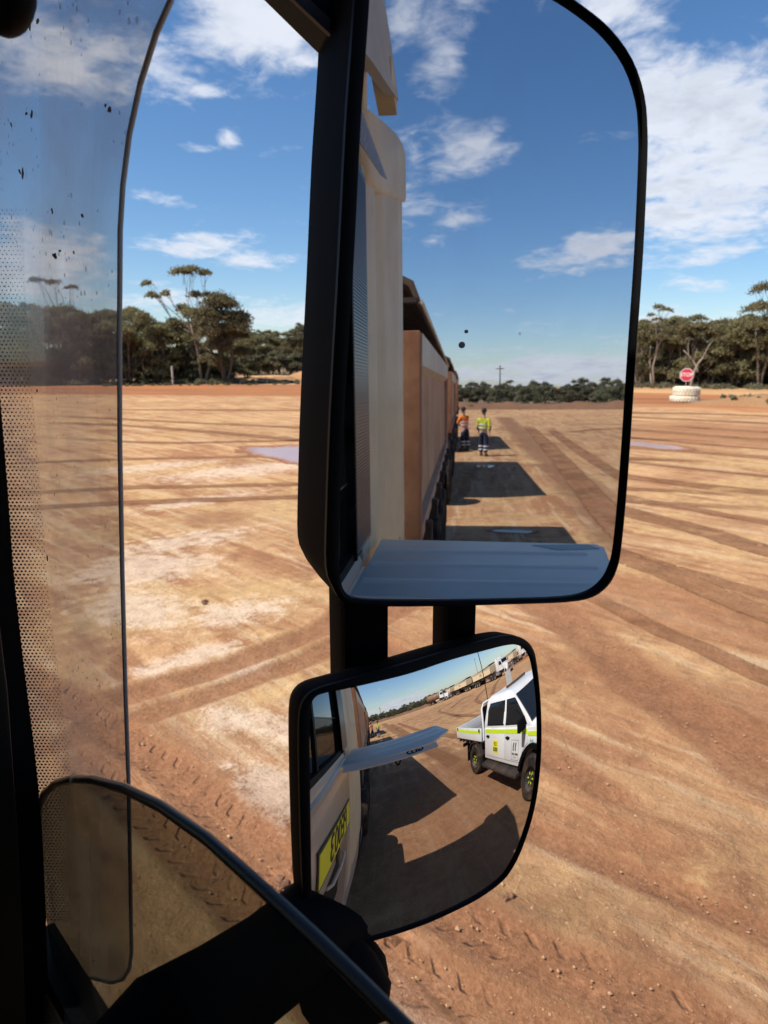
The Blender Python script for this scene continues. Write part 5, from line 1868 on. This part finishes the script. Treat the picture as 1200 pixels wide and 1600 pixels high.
# ================================================================== wheels, trailers, trucks
def add_wheel(parent, x, y, r, w, sgn, rimmat=None, n=24, tread=False):
    wh = MB().lathe([(r * .55, -w / 2), (r * .90, -w / 2), (r * .98, -w / 2 + .035), (r, -w * .2), (r, w * .2), (r * .98, w / 2 - .035), (r * .90, w / 2), (r * .55, w / 2), (r * .55, -w / 2)], (x, y, r), 'x', n).build('wheel', M_tyre, parent, smooth=40)
    MB().lathe([(0, w * .28 * sgn), (r * .16, w * .28 * sgn), (r * .2, w * .12 * sgn), (r * .48, w * .22 * sgn), (r * .56, w * .49 * sgn), (r * .555, -w * .3 * sgn)], (x, y, r), 'x', n).build('rim', rimmat or M_rim, wh, smooth=40)
    return wh


def side_tipper(L, label, group, loc, rz, dirty, logo='GLD', axles=3):
    """hinged side-tipping bin on a chassis; local +y is forward, y = 0 at the bin's front wall"""
    t = thing('tipper_trailer', loc, label, 'trailer', group, rz)
    mp = M_bindirt if dirty else M_bin
    hw, zb, zt = 1.2, 1.56, 2.93
    MB().box(-hw + .26, hw - .26, -.085, -.005, zb, zt).build('front_wall', M_binfront if dirty else mp, t)
    MB().box(-hw + .26, hw - .26, -L, -L + .08, zb, zt).build('rear_wall', mp, t)
    MB().box(-hw + .1, hw - .1, -L + .08, -.085, zb, zb + .07).build('bin_floor', mp, t)
    for s in (1, -1):
        x0, x1 = sorted((s * (hw - .26), s * hw))
        MB().box(x0, x1, -.19, 0, zb, zt + .004).build('corner_post', M_binfront if dirty else mp, t, bevel=.012)
        MB().box(x0, x1, -L, -L + .24, zb, zt + .004).build('corner_post', mp, t, bevel=.012)
        xi0, xi1 = sorted((s * (hw - .10), s * (hw - .055)))
        w_ = MB().box(xi0, xi1, -L + .24, -.19, zb, zt - .22).build('side_wall', M_binside if dirty else M_bin, t)
        MB().prism([(s * (hw - .10), zt - .23), (s * (hw - .055), zt - .25), (s * hw, zt - .20), (s * (hw + .004), zt), (s * (hw - .10), zt)], -L + .243, -.193, 'y').build('top_rail', M_rail, t)
        x0, x1 = sorted((s * (hw - .056), s * (hw + .0)))
        MB().box(x0, x1, -L + .243, -.193, zb, zb + .10).build('bottom_rail', mp, t)
        lug = MB()
        for k in range(int(L / 1.05)):
            y = -.6 - k * 1.05
            lug.box(*sorted((s * (hw - .05), s * (hw + .05))), y - .05, y + .05, zb - .10, zb + .06)
        lug.build('hinge_lug', M_steel, t)
        mfx = sorted((s * .78, s * 1.19))
        MB().box(*mfx, -L + .15, -L + .17, .25, 1.1).build('mud_flap', M_seal, t)
        if not dirty:
            text('lettering', logo, M_ink, t, .62, frame_m((s * (hw - .054), -L * .52, (zb + zt) / 2 - .06), (0, s, 0), (0, 0, 1)), extrude=.002, bold=.02)
        for a in range(axles):
            y = -L + 1.0 + a * 1.25
            add_wheel(t, s * .98, y, .50, .42, s, n=20)
        MB().box(*sorted((s * .55, s * 1.12)), -2.1, -1.1, .75, 1.25).build('tool_box', M_steel, t, bevel=.02)
        MB().box(*sorted((s * .70, s * 1.15)), -L + .4, -L + 1.0 + 1.25 * axles - .6, 1.08, 1.13).build('mudguard', M_steel, t)
        MB().box(*sorted((s * 1.05, s * 1.14)), -2.9, -2.82, .55, 1.5).build('tip_ram_guard', M_steel, t)
    # roll-over tarp on bows, sagging towards the rear
    rows = []
    for i in range(13):
        y = -L * i / 12
        crest = 3.36 - .30 * (i / 12) ** .7
        arc = [(-hw - .01, zt + .16 * (1 - i / 12)), (-hw + .04, crest - .13), (-hw * .80, crest - .03), (0, crest), (hw * .80, crest - .03), (hw - .04, crest - .13), (hw + .01, zt + .16 * (1 - i / 12)), (hw - .02, zt + .16 * (1 - i / 12)), (hw - .07, crest - .16), (hw * .78, crest - .06), (0, crest - .03), (-hw * .78, crest - .06), (-hw + .07, crest - .16), (-hw + .02, zt + .16 * (1 - i / 12))]
        rows.append([(x, y, z) for x, z in arc])
    MB().loft(rows).build('tarp', M_tarp, t, smooth=40)
    for s in (1, -1):
        MB().tube([(s * (hw + .005), -L * i / 12, zt + .17 * (1 - i / 12) - .005 + .01) for i in range(13)], .018, 6).build('tarp_rail', M_rail, t, smooth=60)
    MB().box(-hw + .02, hw - .02, -.05, .02, zt + .17, zt + .20).build('tarp_bow', M_steel, t)
    # chassis, drawbar, dolly
    ch = MB().box(-.48, -.36, -L + .1, .2, 1.12, 1.40).box(.36, .48, -L + .1, .2, 1.12, 1.40)
    for k in range(5):
        y = -.5 - k * (L - 1) / 4
        ch.box(-.36, .36, y - .05, y + .05, 1.16, 1.34)
        ch.box(-1.12, -.48, y - .04, y + .04, 1.38, 1.52)
        ch.box(.48, 1.12, y - .04, y + .04, 1.38, 1.52)
    ch.build('chassis', M_steel, t)
    db = MB()
    db.tube([(.42, .0, 1.15), (0, 2.6, .95)], .07, 8)
    db.tube([(-.42, .0, 1.15), (0, 2.6, .95)], .07, 8)
    db.build('drawbar', M_steel, t)
    for s in (1, -1):
        for y in (-.35, .90):
            add_wheel(t, s * .98, y - .55, .50, .42, s, n=20)
    return t


own_lab = ['dust-stained cream side tipper hooked right behind the cab', 'dust-stained cream side tipper, second behind the cab', 'dust-stained cream side tipper, third and last behind the cab']
TXC = 0.10 - 1.2
tr1 = side_tipper(7.9, own_lab[0], 'trailers of our own road train', (TXC, -3.7, 0), 0, True)
dup(tr1, (TXC, -15.5, 0), 0, own_lab[1])
dup(tr1, (TXC, -28.6, 0), 0, own_lab[2])


def prime_mover(label, loc, rz, group=None, tanker=False):
    t = thing('tank_truck' if tanker else 'bonneted_truck', loc, label, 'truck', group, rz)
    W2 = 1.12
    # cab
    MB().prism([(-.2, 1.2), (-.15, 2.95), (1.15, 2.98), (1.55, 2.15), (1.62, 1.2)], -W2, W2, 'x').build('cab', M_whitet, t, bevel=.05)
    MB().prism([(1.62, 1.0), (1.60, 2.02), (3.2, 1.92), (3.4, 1.75), (3.42, 1.0)], -.78, .78, 'x').build('hood', M_whitet, t, bevel=.07)
    MB().box(-.62, .62, 3.422, 3.45, 1.0, 1.74).build('grille', M_chrome, t)
    MB().box(-1.2, 1.2, 3.40, 3.62, .45, .85).build('bumper', M_chrome, t, bevel=.04)
    MB().tube([(-1.0, 3.72, .5), (-1.0, 3.78, 1.9), (1.0, 3.78, 1.9), (1.0, 3.72, .5)], .05, 8).build('bull_bar', M_alu, t)
    MB().slab([(-.98, 1.50, 2.26), (.98, 1.50, 2.26), (.92, 1.20, 2.88), (-.92, 1.20, 2.88)], (0, .02, .01)).build('windscreen', M_glassd, t)
    MB().box(-1.0, 1.0, 1.2, 1.5, 2.93, 3.0).build('sun_visor', M_whitet, t)
    for s in (1, -1):
        MB().prism([(.15, 2.10), (.15, 2.80), (1.05, 2.80), (1.35, 2.12)], *sorted((s * W2, s * (W2 + .012))), axis='x').build('side_window', M_glassd, t)
        MB().prism([(.02, 1.2), (.02, 2.04), (1.5, 2.04), (1.52, 1.2)], *sorted((s * (W2 + .001), s * (W2 + .014))), axis='x').build('door', M_whitet, t)
        gd = MB()
        arch = [(2.62 + .66 * math.cos(a), .52 + .72 * math.sin(a)) for a in [math.pi * k / 10 for k in range(11)]]
        arch2 = [(2.62 + .56 * math.cos(a), .52 + .60 * math.sin(a)) for a in [math.pi * k / 10 for k in range(10, -1, -1)]]
        gd.prism(arch + arch2, *sorted((s * .78, s * 1.20)), axis='x')
        gd.build('mudguard', M_whitet, t, smooth=30)
        MB().ball((s * .92, 3.38, 1.25), (.14, .06, .12), 10, 6).build('headlight', M_signw, t)
        add_wheel(t, s * 1.0, 2.62, .52, .32, s, n=20)
        for y in ((-2.6, -3.9) if not tanker else (-3.4, -4.7, 1.3)):
            add_wheel(t, s * .96, y, .50, .50, s, n=20)
        MB().cyl((s * .85, -2.05, .80), (s * .85, -.4, .80), .32, 16).build('fuel_tank', M_alu, t, smooth=40)
        MB().cyl((s * 1.0, -.42, 1.3), (s * 1.0, -.42, 3.55), .09, 10).build('exhaust_stack', M_chrome, t, smooth=40)
        mm = MB().box(*sorted((s * 1.28, s * 1.48)), 1.42, 1.50, 2.1, 2.65)
        mm.tube([(s * 1.12, 1.4, 2.2), (s * 1.3, 1.46, 2.2)], .02, 6)
        mm.build('wing_mirror', M_black, t)
    if not tanker:
        MB().prism([(-1.45, 1.2), (-1.42, 3.15), (-.3, 3.25), (-.21, 1.2)], -1.15, 1.15, 'x').build('sleeper', M_whitet, t, bevel=.06)
        MB().prism([(-.3, 3.10), (-1.3, 3.62), (-1.4, 3.60), (-1.4, 3.10)], -1.05, 1.05, 'x').build('roof_fairing', M_whitet, t, bevel=.04)
        MB().box(-.43, .43, -4.6, 3.3, .78, 1.05).build('chassis', M_steel, t)
        MB().cyl((0, -3.2, 1.12), (0, -3.2, 1.22), .5, 20).build('turntable', M_steel, t)
    else:
        MB().box(-.43, .43, -6.2, 3.3, .78, 1.05).build('chassis', M_steel, t)
        tk = MB().lathe([(0, -6.2), (.7, -6.18), (1.02, -6.0), (1.08, -5.7), (1.08, -.9), (1.02, -.6), (.7, -.45), (0, -.42)], (0, 0, 2.02), 'y', 28).build('tank', M_tank, t, smooth=40)
        for y in (-5.4, -3.4, -1.4):
            MB().lathe([(1.085, -.05), (1.10, -.05), (1.10, .05), (1.085, .05)], (0, y, 2.02), 'y', 28).build('tank_band', M_steel, tk)
            MB().box(-.9, .9, y - .12, y + .12, 1.04, 1.3).build('tank_saddle', M_steel, tk)
        MB().box(-.5, .5, -5.2, -1.5, 3.08, 3.14).build('walkway', M_steel, t)
        MB().cyl((0, -3.3, 3.05), (0, -3.3, 3.30), .3, 16).build('manhole', M_alu, t)
        MB().box(-1.15, 1.15, -6.55, -6.22, .95, 1.5).build('spray_bar', M_steel, t)
    return t


prime_mover('white bonneted road train truck heading the nearer parked row', (31, -37.9, 0), 0, 'road train trucks parked across the yard')
ta = side_tipper(10.6, 'clean cream tipper right behind the nearer parked bonneted truck', 'cream tippers parked across the yard', (31, -42.4, 0), 0, False)
dup(ta, (31, -57.9, 0), 0, 'clean cream tipper in the middle of the nearer parked row')
dup(ta, (31, -72.6, 0), 0, 'clean cream tipper at the tail of the nearer parked row')
prime_mover('white bonneted road train truck heading the farther parked row', (46.5, -43.0, 0), 0, 'road train trucks parked across the yard')
dup(ta, (46.5, -47.8, 0), 0, 'clean cream tipper hooked behind the farther parked truck')
prime_mover('brown water tanker truck with white cab parked at the far end', (25.2, -70.6, 0), -.68, tanker=True)


# ================================================================== white dual-cab utility
def utility(loc, rz):
    t = thing('utility_truck', loc, 'white dual-cab utility with lime stripe and flat tray parked beside the truck', 'utility', rz=rz)
    fa, ra = 1.46, -1.46
    R = .39
    arch = [(fa + .47 * math.cos(a), .42 + .47 * math.sin(a)) for a in [math.pi * k / 10 for k in range(11)]]
    low_p = [(-.80, .52), (.96, .52)] + arch[::-1] + [(2.02, .50), (2.36, .52), (2.42, .72), (2.40, .98), (2.28, 1.10), (1.95, 1.165), (1.42, 1.20), (-.80, 1.20)]
    MB().prism(low_p, -.91, .91, 'x').build('body', M_white, t, bevel=.03)
    # cabin: tapering to the roof
    bot = [(-.80, 1.195), (1.16, 1.195)]
    def sec(z, w, y0, y1):
        return [(-w, y0, z), (w, y0, z), (w, y1, z), (-w, y1, z)]
    MB().loft([sec(1.19, .905, -.80, 1.43), sec(1.30, .895, -.79, 1.28), sec(1.70, .76, -.72, .66), sec(1.775, .72, -.66, .52), sec(1.815, .66, -.58, .36), sec(1.825, .56, -.46, .18)]).build('cabin', M_white, t, bevel=.035)
    def sp(y, z, s, off=.006):
        # point on the slanted side
        if z <= 1.30:
            w = .905 - (z - 1.19) / .11 * .010
        else:
            w = .895 - (z - 1.30) / .40 * .135
        return Vector((s * (w + off), y, z))
    for s in (-1, 1):
        n = Vector((s * .010, 0, .003))
        rear = [(-.60, 1.265), (.22, 1.265), (.22, 1.662), (-.50, 1.662), (-.60, 1.52)]
        front = [(.335, 1.265), (1.20, 1.265), (1.13, 1.345), (.70, 1.662), (.335, 1.662)]
        for nm, poly, d0, d1 in (('rear_door', rear, -.72, .275), ('front_door', front, .285, 1.24)):
            # door skin
            dr = MB().prism([(d0, .60), (d1, .60), (d1, 1.185), (d0, 1.185)] if nm == 'rear_door' else [(d0, .60), (.97, .60), (1.00, .72), (1.06, .82), (1.15, .90), (d1, .95), (d1, 1.185), (d0, 1.185)], *sorted((s * .911, s * .921)), axis='x').build('door', M_white, t, bevel=.006)
            MB().slab([sp(y, z, s) for y, z in poly], n).build('window', M_glassd, dr)
            fr = [(y + (.02 if y > (d0 + d1) / 2 else -.02), z + (.018 if z > 1.45 else -.018)) for y, z in poly]
            MB().slab([sp(y, z, s, .002) for y, z in fr], n * .35).build('window_frame', M_seal, dr)
            hy = d0 + .14
            hd = MB().ball((s * .928, hy, 1.02), (.012, .085, .035), 12, 6)
            hd.tube([(s * .93, hy - .09, 1.03), (s * .95, hy, 1.035), (s * .93, hy + .09, 1.03)], .012, 6)
            hd.build('handle', M_seal, dr, smooth=60)
            MB().box(*sorted((s * .9215, s * .9245)), d0 + .004, d1 - .004, 1.10, 1.178).build('stripe', M_lime, dr)
            if nm == 'rear_door':
                MB().box(*sorted((s * .9215, s * .9245)), -.33, -.05, .69, .95).build('number_sign', M_yellow, dr)
                for k, tx in ((0, 'LV'), (1, '0820')):
                    text('lettering', tx, M_ink, dr, .115, frame_m((s * .9255, -.19, .875 - k * .115), (0, s, 0), (0, 0, 1)), extrude=.0006, bold=.004)
            else:
                bx = .74
                bd = MB()
                for a, b_, c, d in ((bx - .15, bx + .15, .985, .992), (bx - .15, bx + .15, .628, .635), (bx - .15, bx - .143, .628, .992), (bx + .143, bx + .15, .628, .992)):
                    bd.box(*sorted((s * .9215, s * .9235)), a, b_, c, d)
                bd.build('logo_border', M_inkg, dr)
                lg_ = MB()
                for yy, zz, dy, dz in ((-.055, .87, .03, .075), (.035, .87, .03, .075)):
                    lg_.slab([(s * .922, bx + yy - dy, zz - dz), (s * .922, bx + yy + dy * .5, zz - dz), (s * .922, bx + yy + dy * .5, zz - dz * .1), (s * .922, bx + yy + dy * 1.4, zz + dz), (s * .922, bx + yy - dy * .2, zz + dz), (s * .922, bx + yy - dy, zz + dz * .2)], (s * .002, 0, 0))
                lg_.build('logo', M_inkg, dr)
                text('lettering', 'MINE QUIP', M_ink, dr, .052, frame_m((s * .9225, bx, .735), (0, s, 0), (0, 0, 1)), extrude=.0006, bold=.002)
                text('lettering', 'SITE HIRE', M_inkg, dr, .03, frame_m((s * .9225, bx, .675), (0, s, 0), (0, 0, 1)), extrude=.0006)
        MB().box(*sorted((s * .9115, s * .916)), 1.25, 2.0, 1.06, 1.13).build('stripe', M_lime, t)
        text('badge', '4x4', pmat('teal_badge', (.05, .30, .28), .4), t, .09, frame_m((s * .9145, 1.40, .985), (0, s, 0), (0, 0, 1)), extrude=.0006)
        # flare round the arch
        a_o = [(fa + .54 * math.cos(a), .42 + .54 * math.sin(a)) for a in [math.pi * k / 12 for k in range(13)]]
        a_i = [(fa + .46 * math.cos(a), .42 + .46 * math.sin(a)) for a in [math.pi * k / 12 for k in range(12, -1, -1)]]
        MB().prism(a_o + a_i, *sorted((s * .80, s * .945)), axis='x').build('wheel_arch', M_seal, t, smooth=30)
        for y in (fa, ra):
            add_wheel(t, s * .80, y, R, .27, s, M_rimb, 28)
            st_ = MB()
            for k in range(6):
                a = k * math.pi / 3
                st_.obox((s * .91, y + .085 * math.cos(a), R + .085 * math.sin(a)), (.004, 0, 0), (0, .022 * math.cos(a), .022 * math.sin(a)), (0, -.009 * math.sin(a), .009 * math.cos(a)))
            st_.build('wheel_nut_indicator', M_lime, t)
        step_ = MB().prism([(s * .86, .36), (s * 1.06, .38), (s * 1.07, .42), (s * 1.05, .46), (s * .86, .47)], -.74, 1.0, 'y')
        step_.build('side_step', M_steel, t, bevel=.01)
        mir = MB().obox((s * 1.06, 1.16, 1.30), (.10, 0, 0), (0, .05, 0), (0, 0, .10))
        mir.tube([(s * .90, 1.15, 1.24), (s * 1.0, 1.16, 1.26)], .025, 8)
        mir.build('wing_mirror', M_black, t, bevel=.03)
        MB().ball((s * .74, 2.35, .92), (.13, .07, .08), 12, 6).build('headlight', M_signw, t)
        # tray guard and flap
        gdo = [(ra + .50 * math.cos(a), .40 + .46 * math.sin(a)) for a in [math.pi * k / 10 for k in range(1, 10)]]
        gdi = [(ra + .475 * math.cos(a), .40 + .435 * math.sin(a)) for a in [math.pi * k / 10 for k in range(9, 0, -1)]]
        MB().prism(gdo + gdi, *sorted((s * .66, s * .93)), axis='x').build('mudguard', M_steel, t, smooth=30)
        MB().box(*sorted((s * .66, s * .93)), -2.02, -2.0, .28, .72).build('mud_flap', M_seal, t)
        # drop sides
        sd = MB().box(*sorted((s * .93, s * .965)), -2.80, -.93, .90, 1.20).build('tray_side', M_white, t, bevel=.008)
        MB().box(*sorted((s * .9655, s * .9685)), -2.78, -.95, 1.075, 1.15).build('stripe', M_lime, sd)
        for y in (-2.70, -1.03):
            MB().box(*sorted((s * .966, s * .985)), y - .03, y + .03, 1.12, 1.19).build('latch', M_steel, sd)
        # headboard upright with louvres
        MB().tube([(s * .88, -.90, .90), (s * .88, -.90, 1.62), (s * .80, -.90, 1.72), (0, -.90, 1.72)], .032, 8).build('headboard_bar', M_white, t, smooth=50)
        lv = MB()
        for k in range(6):
            lv.obox((s * .70, -.885, 1.28 + k * .06), (.13, 0, 0), (0, .012, .010), (0, -.004, .008))
        lv.build('louvre', M_whitet, t)
    MB().box(-.86, .86, -.875, -.855, .92, 1.66).build('headboard_mesh', M_seal, t)
    MB().box(-.965, .965, -2.83, -2.80, .90, 1.20).build('tailgate', M_white, t, bevel=.008)
    MB().box(-.93, .93, -2.80, -.93, .86, .895).build('tray_floor', M_alu, t)
    rr_ = MB()
    for k in range(7):
        y = -2.65 + k * .27
        rr_.box(-.93, .93, y - .03, y + .03, .78, .858)
    rr_.box(-.45, -.35, -2.75, 2.0, .52, .66).box(.35, .45, -2.75, 2.0, .52, .66)
    rr_.box(-.7, .7, -2.92, -2.84, .50, .60)
    rr_.build('chassis', M_steel, t)
    MB().slab([(-.85, 1.345, 1.25), (.85, 1.345, 1.25), (.71, .665, 1.70), (-.71, .665, 1.70)], (0, .012, .02)).build('windscreen', M_glassd, t)
    MB().box(-.45, .45, -.05, .02, 1.822, 1.875).build('beacon_bar', M_orange, t, bevel=.015)
    MB().box(-.95, .95, 2.36, 2.52, .46, .80).build('bull_bar', M_steel, t, bevel=.04)
    MB().tube([(-.75, 2.50, .78), (-.72, 2.52, 1.18), (.72, 2.52, 1.18), (.75, 2.50, .78)], .035, 8).build('bar_hoop', M_steel, t, smooth=50)
    MB().box(-.55, .55, 2.41, 2.43, .74, 1.02).build('grille', M_seal, t)
    MB().slab([(.35, -.95, 1.70), (.62, -.95, 1.70), (.62, -.95, 2.10), (.35, -.95, 2.10)], (0, .01, 0)).build('flag_plate', M_plate, t)
    MB().cyl((-.6, -.93, 1.2), (-.6, -.93, 3.0), .012, 6).build('whip_aerial', M_seal, t)
    return t


utility((4.16, -3.75, 0), 0.0)


# ================================================================== people
def skin_mesh(name, verts, edges, radii, mat, root=0, sub=2):
    m = bpy.data.meshes.new(name)
    m.from_pydata(verts, edges, [])
    o = bpy.data.objects.new('tmp_skin', m)
    COL.objects.link(o)
    md = o.modifiers.new('Skin', 'SKIN')
    md.use_smooth_shade = True
    md.branch_smoothing = 0.6
    for i, sv in enumerate(m.skin_vertices[0].data):
        r = radii[i]
        sv.radius = r if isinstance(r, tuple) else (r, r)
        sv.use_root = (i == root)
    sd = o.modifiers.new('Sub', 'SUBSURF')
    sd.levels = sd.render_levels = sub
    dg = bpy.context.evaluated_depsgraph_get()
    dg.update()
    r = bpy.data.meshes.new_from_object(o.evaluated_get(dg))
    bpy.data.objects.remove(o)
    bpy.data.meshes.remove(m)
    r.materials.clear()
    r.materials.append(mat)
    r.name = name
    r.shade_smooth()
    return r


def person(loc, face, label, hiviz, lean=0.0, arms=((.0, .0), (.0, .0)), stride=.0, hat=None):
    """facing angle: 0 looks along +y"""
    t = thing('person', (loc[0], loc[1], 0), label, 'person', None, face)
    ly = lean

    def P(x, y, z):
        return (x, y + ly * max(0, z - .95), z - .12 * abs(ly) * max(0, z - .95))
    V, E, Rr = [], [], []

    def chain(pts, start=None):
        prev = start
        for p, r in pts:
            V.append(p)
            Rr.append(r)
            i = len(V) - 1
            if prev is not None:
                E.append((prev, i))
            prev = i
        return prev
    pel = chain([(P(0, 0, .96), (.145, .10))])
    ch_ = chain([(P(0, .0, 1.14), (.125, .09)), (P(0, -.01, 1.34), (.155, .105))], pel)
    nk = chain([(P(0, -.01, 1.47), (.07, .065)), (P(0, .0, 1.53), (.05, .052)), (P(0, .02, 1.61), (.072, .088)), (P(0, .02, 1.70), (.066, .082)), (P(0, .01, 1.755), (.035, .045))], ch_)
    hd = nk - 2
    chain([(P(0, .122, 1.60), .011)], hd)                            # nose
    for s in (-1, 1):
        chain([(P(s * .085, .0, 1.615), .011)], hd)                  # ears
    hands = []
    for s, (sw, el) in zip((-1, 1), arms):
        sh_ = chain([(P(s * .175, -.01, 1.40), (.062, .06))], ch_)
        e = P(s * .235, sw * .24 - .02, 1.13)
        w = P(s * .245, sw * .42 + el * .22, .90 + el * .16)
        wr = chain([(e, .044), (w, .030)], sh_)
        d = (Vector(w) - Vector(e)).normalized()
        pm_ = Vector(w) + d * .07
        hp = chain([(tuple(pm_), (.020, .036))], wr)
        fw = Vector((0, 1, 0)) - d * d.y
        fw.normalize()
        for q, ln in ((-1.4, .058), (-.45, .070), (.5, .074), (1.4, .066)):
            b0 = pm_ + fw * q * .014 + d * .028
            b1 = b0 + d * ln * .5 - Vector((s * .006, 0, 0))
            b2 = b1 + d * ln * .45 - Vector((s * .018, 0, 0))
            chain([(tuple(b0), .010), (tuple(b1), .009), (tuple(b2), .007)], hp)
        chain([(tuple(pm_ + fw * .040 - d * .01), .011), (tuple(pm_ + fw * .058 + d * .03), .009)], hp)
    legs = []
    for s in (-1, 1):
        st_ = s * stride
        L = [((s * .095, 0, .88), (.098, .095)), ((s * .105, .03 + st_ * .5, .50), (.062, .066)), ((s * .11, -.02 + st_, .11), (.042, .046)), ((s * .115, .05 + st_, .05), (.042, .045)), ((s * .125, .17 + st_, .035), (.040, .032))]
        chain([(P(*p), r) for p, r in L], pel)
        legs.append(L)
    bm_ = skin_mesh('body', V, E, Rr, M_skin)
    b = bpy.data.objects.new('body', bm_)
    COL.objects.link(b)
    b.parent = t
    # clothes: shells a little larger than the body
    V2 = [P(0, 0, .93), P(0, 0, 1.14), P(0, -.01, 1.34), P(0, -.01, 1.465)]
    R2 = [(.165, .125), (.150, .112), (.178, .128), (.078, .074)]
    E2 = [(0, 1), (1, 2), (2, 3)]
    for s, (sw, el) in zip((-1, 1), arms):
        i = len(V2)
        V2 += [P(s * .185, -.01, 1.40), P(s * .215, sw * .14 - .015, 1.25), P(s * .238, sw * .24 - .02, 1.12), P(s * .245, sw * .38 + el * .16, .96 + el * .11)]
        R2 += [(.075, .073), .066, .058, .047]
        E2 += [(2, i), (i, i + 1), (i + 1, i + 2), (i + 2, i + 3)]
    R2 = [tuple(q * 1.14 for q in r_) if isinstance(r_, tuple) else r_ * 1.15 for r_ in R2]
    so = bpy.data.objects.new('shirt', skin_mesh('shirt', V2, E2, R2, hiviz))
    COL.objects.link(so)
    so.parent = t
    # navy lower shirt and cuffs: short sleeves of the shell
    for s, (sw, el) in zip((-1, 1), arms):
        MB().tube([P(s * .238, sw * .22 - .02, 1.13), P(s * .245, sw * .36 + el * .13, .975 + el * .1)], [.064, .054], 12).build('cuff', M_navy, so, smooth=60)
    V3 = [P(0, 0, .98), (0, 0, .90)]
    R3 = [(.168, .128), (.165, .125)]
    E3 = [(0, 1)]
    for L in legs:
        i = len(V3)
        V3 += [L[0][0], L[1][0], (L[2][0][0], L[2][0][1], .13)]
        R3 += [(.112, .110), .085, .074]
        E3 += [(1, i), (i, i + 1), (i + 1, i + 2)]
    R3 = [tuple(q * 1.12 for q in r_) if isinstance(r_, tuple) else r_ * 1.14 for r_ in R3]
    to = bpy.data.objects.new('trousers', skin_mesh('trousers', V3, E3, R3, M_navy))
    COL.objects.link(to)
    to.parent = t
    for L in legs:
        k, a = Vector(L[1][0]), Vector(L[2][0])
        for f, h in ((.30, .05), (.62, .05)):
            c = k.lerp(a, f)
            r0 = .100 - .012 * f
            MB().lathe([(r0, -h / 2), (r0 + .003, 0), (r0, h / 2)], (c.x, c.y, c.z), 'z', 16).build('reflective_band', M_refl, to, smooth=60)
        MB().tube([(L[2][0][0], L[2][0][1] - .03, .055), (L[3][0][0], L[3][0][1], .060), (L[4][0][0], L[4][0][1] + .02, .045)], [.055, .060, .045], 12, .95).build('boot', M_boot, t, smooth=60)
        MB().tube([(L[2][0][0], L[2][0][1], .04), (L[2][0][0], L[2][0][1], .17)], [.056, .055], 12).build('boot_shaft', M_boot, t, smooth=60)
    for z in (1.08, 1.20):
        c = Vector(P(0, 0, z))
        pts = [(c.x + .196 * math.cos(a), c.y + .150 * math.sin(a), c.z) for a in [i * math.pi / 10 for i in range(20)]]
        MB().loft([[(x, y, zz - .022) for x, y, zz in pts], [(c.x + (x - c.x) * 1.02, c.y + (y - c.y) * 1.02, zz) for x, y, zz in pts], [(x, y, zz + .022) for x, y, zz in pts]], cap=False).build('reflective_band', M_refl, so, smooth=60)
    hh = Vector(P(0, .0, 1.70))
    MB().ball(tuple(hh), (.084, .100, .080), 16, 10).build('hair', M_hair, t, smooth=70)
    if hat:
        MB().lathe([(.0, .115), (.07, .105), (.098, .05), (.102, .0), (.135, -.005), (.135, -.015), (.095, -.012)], tuple(hh), 'z', 20).build('cap', hat, t, smooth=50)
    return t


person((1.12, -26.3), math.pi + .25, 'person in yellow hi-vis shirt and navy trousers walking away beside the trailers', M_hvy, 0.04, ((-.2, .1), (.5, .1)), .10, M_hair)
person((0.44, -28.6), math.pi - .75, 'person in orange hi-vis shirt leaning in towards the trailer side', M_hvo, 0.18, ((.7, .9), (.8, .7)), .04, M_hair)
